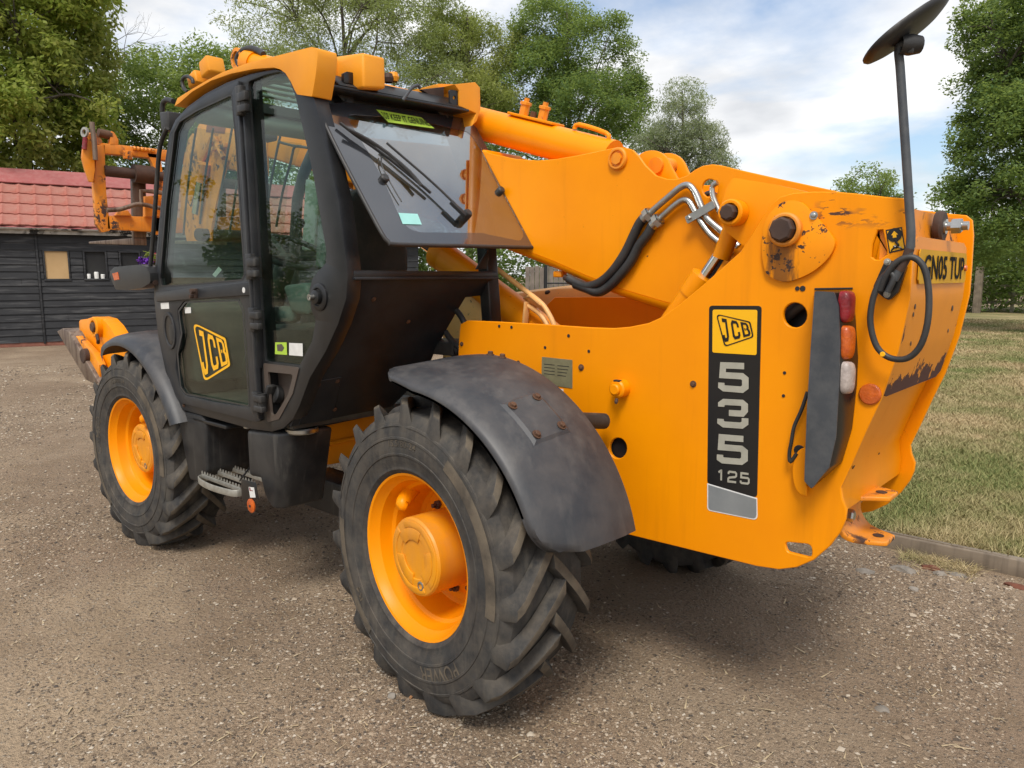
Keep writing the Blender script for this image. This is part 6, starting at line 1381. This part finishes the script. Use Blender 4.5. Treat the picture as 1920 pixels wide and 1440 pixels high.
P_('lamp_bracket', cross_plate([tuple(PX(p, xp)[1:]) for p in rounded([(843, 168), (858, 170), (862, 178), (862, 200), (844, 193)], 3)], xp, .01, [[tuple(PX((852+3*math.cos(a), 183+4*math.sin(a)), xp)[1:]) for a in np.linspace(0, 6.28, 10, endpoint=False)]], .001), 'black')
P_('header_top', hull8([(xh+.0, .95, PX((640, 160), xh)[2]), (xh+.0, .2, PX((880, 205), xh)[2]), (xh+.25, .2, PX((880, 205), xh)[2]), (xh+.25, .95, PX((640, 160), xh)[2])], [(xh+.08, .95, PX((640, 160), xh)[2]+.06), (xh+.08, .2, PX((880, 205), xh)[2]+.06), (xh+.25, .2, PX((880, 205), xh)[2]+.07), (xh+.25, .95, PX((640, 160), xh)[2]+.07)], .01), 'black')
P_('cable_loop', tube([PX(p, xh-.005) for p in ((755, 188), (762, 178), (772, 165), (783, 160), (788, 166))], .008, 8, 3), 'guard')
for px, nm in (((728, 155), 'rear_knob'), ((738, 153), 'rear_knob')): P_(nm, lathe([(.02, 0), (.026, .02), (.02, .04), (0, .044)], PX(px, xh+.1), (0, 0, 1), 10), 'orange' if px[0] > 730 else 'rust_dark')
# black front lamp pods on the roof edge and cables
for px, s in (((398, 128), (.10, .10, .09)), ((378, 152), (.10, .12, .07))): P_('roof_bracket', box(PY(px, CL-.2), s, .012, Matrix.Rotation(R_(15), 3, 'Y')), 'orange')
P_('roof_lug', lathe([(.055, -.03), (.055, .03), (.03, .03), (.03, -.03)], PY((440, 110), .45), (0, 1, 0), 16), 'orange') if False else None
P_('cable_loop', tube([PY(p, CL-.12) for p in ((352, 172), (344, 165), (342, 150), (350, 143), (360, 148), (362, 156))], .010, 8, 4), 'hose')
wl = P_('work_lamp', bevel(loft([[PY((298+dx, 208+dy), CL-.03)+[0, o, 0] for dx, dy in ((0, 2), (16, 0), (18, 36), (4, 38))] for o in (0, -.09)], sm=0), .008), 'plastic')
P_('lamp_arm', tube([PY(p, CL-.07) for p in ((325, 190), (314, 187), (306, 193), (304, 210))], .014, 10, 4), 'plastic', wl)
# ---------------------------------------------------------------- opened rear window
TLx = PY((606, 200), CL-.06); BLx = PY((726, 456), CL-.06); yg0, yg1 = CL-.06, CL-.06-.93
Ug = np.array([0, -1., 0]); Vg = TLx-BLx; Vg[1] = 0; hg_ = np.linalg.norm(Vg); Vg /= hg_; Ng = np.cross(Ug, Vg); Mg = basis(BLx, Ug, Vg)
def GP(uv): q = PP(uv, BLx, Ng)-BLx; return (float(np.dot(q, Ug)), float(np.dot(q, Vg)))
gout = [(608, 196, ), (604, 212), (613, 240), (640, 295), (690, 390), (715, 437), (726, 452), (742, 457.5), (860, 460), (996, 463), (1004, 459), (1000, 446), (975, 396), (935, 320), (905, 262), (892, 238), (870, 222), (760, 205), (650, 192)]
gpts = rounded([GP(q) for q in gout], .02, 3)
pane = P_('rear_window', sheet(gpts, Mg, .006, (), .0015), 'glass_rear')
gin = [(646, 214), (690, 285), (722, 345), (748, 405), (765, 430), (790, 436), (905, 437), (915, 440), (975, 452), (984, 440), (962, 398), (925, 330), (900, 278), (880, 248), (760, 222)]
P_('glass_border', sheet(gpts, basis(BLx+Ng*.0015, Ug, Vg), .0012, [rounded([GP(q) for q in gin], .05, 4)], .0003), 'frit', pane)
P_('border_back', sheet(gpts, basis(BLx-Ng*.0065, Ug, Vg), .0012, [rounded([GP(q) for q in gin], .05, 4)], .0003), 'frit', pane)
def on_g(uv, o=0.): return PP(uv, BLx+Ng*o, Ng)
def gq(px, o): return [on_g(q, o) for q in px]
sk = P_('green_sticker', poly(gq([(705, 205), (790, 220), (815, 241), (728, 229)][::1], .003)), 'lime', pane)
P_('lettering', typed('KEEP IT GENUINE.', gq([(735, 225), (808, 236.5), (801, 224), (730, 213)], .004), .02), 'decal_black', pane)
P_('logo_letters', glyphs('JCB', gq([(719, 222), (731, 224), (727, 212), (713, 209)], .004), .34, .15, 1.6), 'decal_black', pane)
P_('blue_sticker', poly(gq([(747, 399), (783, 401), (791, 421), (755, 420)], .003)), 'cyan', pane)
for q in ((719, 337), (937, 359)): P_('rubber_stop', lathe([(.020, 0), (.020, .016), (.015, .022), (0, .022)], on_g(q), Ng, 16), 'hose', pane)
P_('pane_seal', tube([on_g(q, -.003) for q in ((604, 200), (606, 220), (613, 240), (640, 295), (690, 390), (716, 438), (728, 453), (745, 458.5), (860, 461), (996, 464), (1003, 461))], .009, 8, 2), 'hose', pane)
wp = P_('wiper_arm', tube([on_g(q, .035) for q in ((873, 405), (862, 392), (830, 360), (795, 328), (760, 298), (725, 268))], .0055, 8, 2), 'hose', pane)
P_('wiper_blade', join(bar([on_g(q, .022) for q in ((637, 230), (665, 252), (700, 276), (730, 298), (760, 322), (788, 345), (808, 362))], .010, .012, Ng, .003), tube([on_g(q, .034) for q in ((655, 244), (690, 262), (728, 288), (768, 322), (790, 348))], .008, 6, 2)), 'hose', pane)
P_('wiper_pivot', join(lathe([(.022, 0), (.022, .04), (.016, .05), (0, .05)], on_g((868, 410)), Ng, 14), bar([on_g((873, 405), .035), on_g((845, 378), .035)], .022, .018, Ng, .004)), 'plastic', pane)
P_('wiper_motor', sheet([GP(q) for q in ((828, 398), (836, 396), (866, 410), (862, 424), (852, 424))], basis(BLx-Ng*.012, Ug, Vg), .03, (), .004), 'plastic', pane)
P_('washer_hose', tube([on_g(q, .012) for q in ((715, 290), (716, 310), (728, 335), (742, 360), (753, 378))], .003, 6, 3), 'hose', pane)
# ---------------------------------------------------------------- inside the cab
xs_ = .95
se = P_('seat', box((1.28, .62, 1.38), (.50, .46, .14), .05), 'interior')
P_('backrest', bevel(prism([PX(q, xs_) for q in ((640, 440), (648, 385), (664, 360), (690, 350), (716, 358), (736, 384), (760, 430), (768, 470), (768, 515), (640, 520))], (.13, 0, 0), 0), .03), 'interior', se)
P_('seat_base', box((1.2, .62, 1.18), (.4, .36, .3), .03), 'interior', se)
P_('armrest', box((1.22, .93, 1.52), (.34, .07, .08), .03), 'seat')
P_('side_trim', prism([PY(q, .98) for q in ((528, 535), (570, 530), (580, 550), (578, 592), (545, 588))], (0, -.08, 0), .02), 'seat')
P_('pale_trim', prism([PY(q, .35) for q in ((572, 335), (597, 345), (588, 470), (565, 470))], (0, -.04, 0), .01), 'pale')
P_('pale_trim', prism([PY(q, .95) for q in ((596, 400), (610, 470), (606, 505), (590, 500))], (0, -.04, 0), .01), 'seat')
sw_c = PY((542, 472), .68); ax_ = np.array([-.45, 0, .9]); ax_ /= np.linalg.norm(ax_); e1 = np.array([0, 1., 0]); e2 = np.cross(ax_, e1)
wr = [sw_c+e1*.20*math.cos(a)+e2*.20*math.sin(a) for a in np.linspace(0, 2*math.pi, 33)]
stw = P_('steering_wheel', join(tube(wr, .016, 10), tube([wr[2], sw_c-ax_*.04, wr[14]], .014, 8), tube([sw_c-ax_*.04, wr[24]], .014, 8), lathe([(.05, -.06), (.05, -.03), (.03, -.02), (0, -.02)], sw_c, ax_, 18)), 'interior')
kb = PY((562, 425), .60); P_('steering_knob', join(lathe([(.012, -.06), (.012, -.01), (.024, .0), (.030, .02), (.024, .04), (0, .048)], kb, (0, 0, 1), 14)), 'interior', stw)
P_('steering_column', tube([sw_c-ax_*.05, sw_c+[.22, 0, -.35], (2.1, .66, 1.05)], .055, 12), 'interior')
P_('dashboard', hull8([(2.0, .3, 1.1), (2.27, .3, 1.1), (2.27, 1.0, 1.1), (2.0, 1.0, 1.1)], [(2.08, .3, 1.52), (2.27, .3, 1.56), (2.27, 1.0, 1.56), (2.08, 1.0, 1.52)], .03), 'interior')
P_('control_console', box((1.45, .32, 1.40), (.7, .16, .34), .04), 'interior')
P_('lever', tube([(1.62, .33, 1.56), (1.66, .34, 1.78), (1.67, .34, 1.82)], [.012, .012, .024], 8), 'interior')
P_('paper_tag', poly([PY(q, .8) for q in ((398, 515), (410, 500), (416, 506), (404, 520))]), 'white')
P_('orange_strap', prism([PY(q, .90) for q in ((497, 580), (516, 578), (517, 583), (498, 586))], (0, -.02, 0), .004), 'amber')
# guard bars over the right-hand window
for px in (((528, 245), (522, 270), (508, 340), (500, 400), (497, 440)), ((575, 277), (553, 275), (546, 300), (530, 360), (518, 425)), ((581, 300), (574, 330), (562, 390), (552, 440)), ((400, 240), (393, 280), (384, 335), (375, 420)), ((436, 236), (428, 280), (414, 360), (402, 440)), ((368, 240), (360, 290), (350, 370), (344, 440)), ((444, 345), (438, 390), (430, 440))):
    P_('guard_bar', tube([PY(p, yRi+.01) for p in px], .0085, 8, 3), 'interior')
P_('guard_bar', tube([PY(p, yRi+.01) for p in ((523, 266), (548, 273), (578, 277))], .0085, 8, 2), 'interior')
# ---------------------------------------------------------------- tank, step and boxes under the cab
yt = 1.06
def vrt(px, y): return [PY(q, y) for q in px]
tf = vrt([(461, 806), (526, 812), (511, 958), (495, 930), (487, 897), (466, 893)], yt)
xr = tf[1][0]; xd = PY((560, 940), yt-.3)[0]
tk = P_('fuel_tank', bevel(loft([tf, [p+np.array([-.04 if i in (1, 2) else 0, -.05, .01 if p[2] > .8 else 0]) for i, p in enumerate(tf)], [p+np.array([-.05 if i in (1, 2) else 0, -.27, .0]) for i, p in enumerate(tf)]], sm=0), .022, 3), 'plastic')
P_('tank_band', lathe([(.075, 0), (.08, .006), (.08, .022), (.075, .028)], PY((566, 803), .95)+[0, 0, -.02], (0, 0, 1), 24), 'steel', tk)
ff = vrt([(331, 773), (339, 768), (376, 777), (384, 790), (388, 884), (380, 909), (355, 900), (345, 850)], yt)
bx = P_('step_box', bevel(loft([ff, [p+np.array([0, -.03, 0]) for p in ff], [p+np.array([0, -.36, 0]) for p in ff]], sm=0), .016, 3), 'plastic')
P_('step_well', box(PY((430, 840), yt-.30)+[0, 0, 0], (.48, .02, .42), .004), 'black', bx)
P_('well_ceiling', box(PY((430, 790), yt-.15)+[0, 0, .02], (.5, .3, .02), .004), 'black', bx)
P_('well_bracket', box(PY((464, 797), yt-.02), (.035, .03, .035), .004), 'galv', bx)
P_('well_bolt', lathe([(.014, 0), (.014, .014), (0, .014)], PY((389, 800), yt-.03), (-.6, .7, 0), 10), 'steel', bx)
P_('well_side', prism([PY(q, yt-.02) for q in ((386, 784), (392, 886), (384, 890), (380, 786))], (0, -.28, 0), .003), 'black', bx)
zs = PY((420, 915), yt+.04)[2]
s0 = PY((378, 905), yt+.02); s1 = PY((452, 932), yt+.02); s0[2] = s1[2] = zs
st = P_('step', bar(csmooth([s0+[.0, -.05, 0], s0+[-.03, .03, 0], (s0+s1)/2+[0, .06, 0], s1+[.02, .04, 0], s1+[-.01, .0, 0]], 5), .006, .036, bev=.002), 'galv')
for o in (-.06, -.15, -.24): P_('step_tread', bar([s0+[-.01, o+.06, .012], s1+[0, o+.06, .012]], .005, .024, bev=.001), 'galv', st)
P_('step_end', prism([s0+np.array(q) for q in ((0, .0, -.025), (0, -.26, -.025), (0, -.26, .10), (0, -.18, .10), (0, -.02, .025))], (-.006, 0, 0), .001), 'galv', st)
tv = []; 
L_ = np.linalg.norm(s1-s0); ud = (s1-s0)/L_
for o in (.0, -.09, -.18):
    for k in range(14):
        p = s0+ud*(L_*(k+.5)/14)+np.array([0, o+.0, .03]); tv.append(hull8([p+np.array(q) for q in ((-.006, -.003, -.004), (.006, -.003, -.004), (.006, .003, -.004), (-.006, .003, -.004))], [p+np.array(q) for q in ((-.002, -.002, .010), (.002, -.002, .010), (.002, .002, .010), (-.002, .002, .010))], 0))
te = P_('tread_teeth', join(*tv), 'galv', st); te['kind'] = 'stuff'
rb_ = P_('reflector_bracket', bevel(loft([vrt([(452, 898), (480, 905), (486, 936), (470, 938), (458, 950), (453, 930)], yt+.055), vrt([(452, 898), (480, 905), (486, 936), (470, 938), (458, 950), (453, 930)], yt+.045)], sm=0), .003), 'decal_black')
P_('bracket_arm', bar([PY((452, 898), yt+.03), PY((466, 880), yt-.03)], .05, .008, (0, 1, 0), .002), 'decal_black', rb_)
P_('amber_reflector', lathe([(.036, 0), (.036, .006), (.03, .009), (0, .010)], PY((472, 948), yt+.056), (0, 1, 0), 22), 'amber', rb_)
P_('reflector_screw', lathe([(.007, .009), (.007, .013), (0, .013)], PY((472, 948), yt+.057), (0, 1, 0), 8), 'rust_dark', rb_)
wst = P_('bracket_sticker', side(PYl([(466, 913), (476, 914), (479, 933), (469, 933)], yt+.0575), yt+.0575, .001, (), .0003), 'white', rb_)
P_('lettering', typed('L', [PY(q, yt+.0585) for q in ((468, 920), (474, 921), (473, 914), (467, 914))], .03), 'red', rb_)
P_('under_box', box(PY((640, 925), .50), (.5, .2, .20), .02), 'plastic')
# ---------------------------------------------------------------- left front mirror on its long arm
ym = CL+.06
mh = [(205, 510, 9), (214, 501, 8), (240, 498), (264, 496, 8), (274, 500, 6), (281, 512), (282, 530, 9), (266, 540, 8), (240, 544, 9), (217, 543, 6), (210, 528)]
fm = P_('front_mirror', bevel(side(rounded(L2(mh, ym)), ym, .07, (), .001), .022, 3, 30), 'black')
P_('mirror_lamp', side(L2([(210, 513), (220, 510), (223, 524), (214, 526)], ym+.003), ym+.003, .004, (), .001), 'amber', fm)
P_('mirror_arm', tube([PY(p, CL+.02) for p in ((313, 240), (304, 262), (298, 290), (293, 360), (288, 430), (283, 490), (279, 522))], .012, 10, 4), 'plastic', fm)
P_('mirror_clamp', tube([PY(p, CL+.03) for p in ((270, 530), (281, 526), (292, 530))], .016, 8, 3), 'rust_dark', fm)
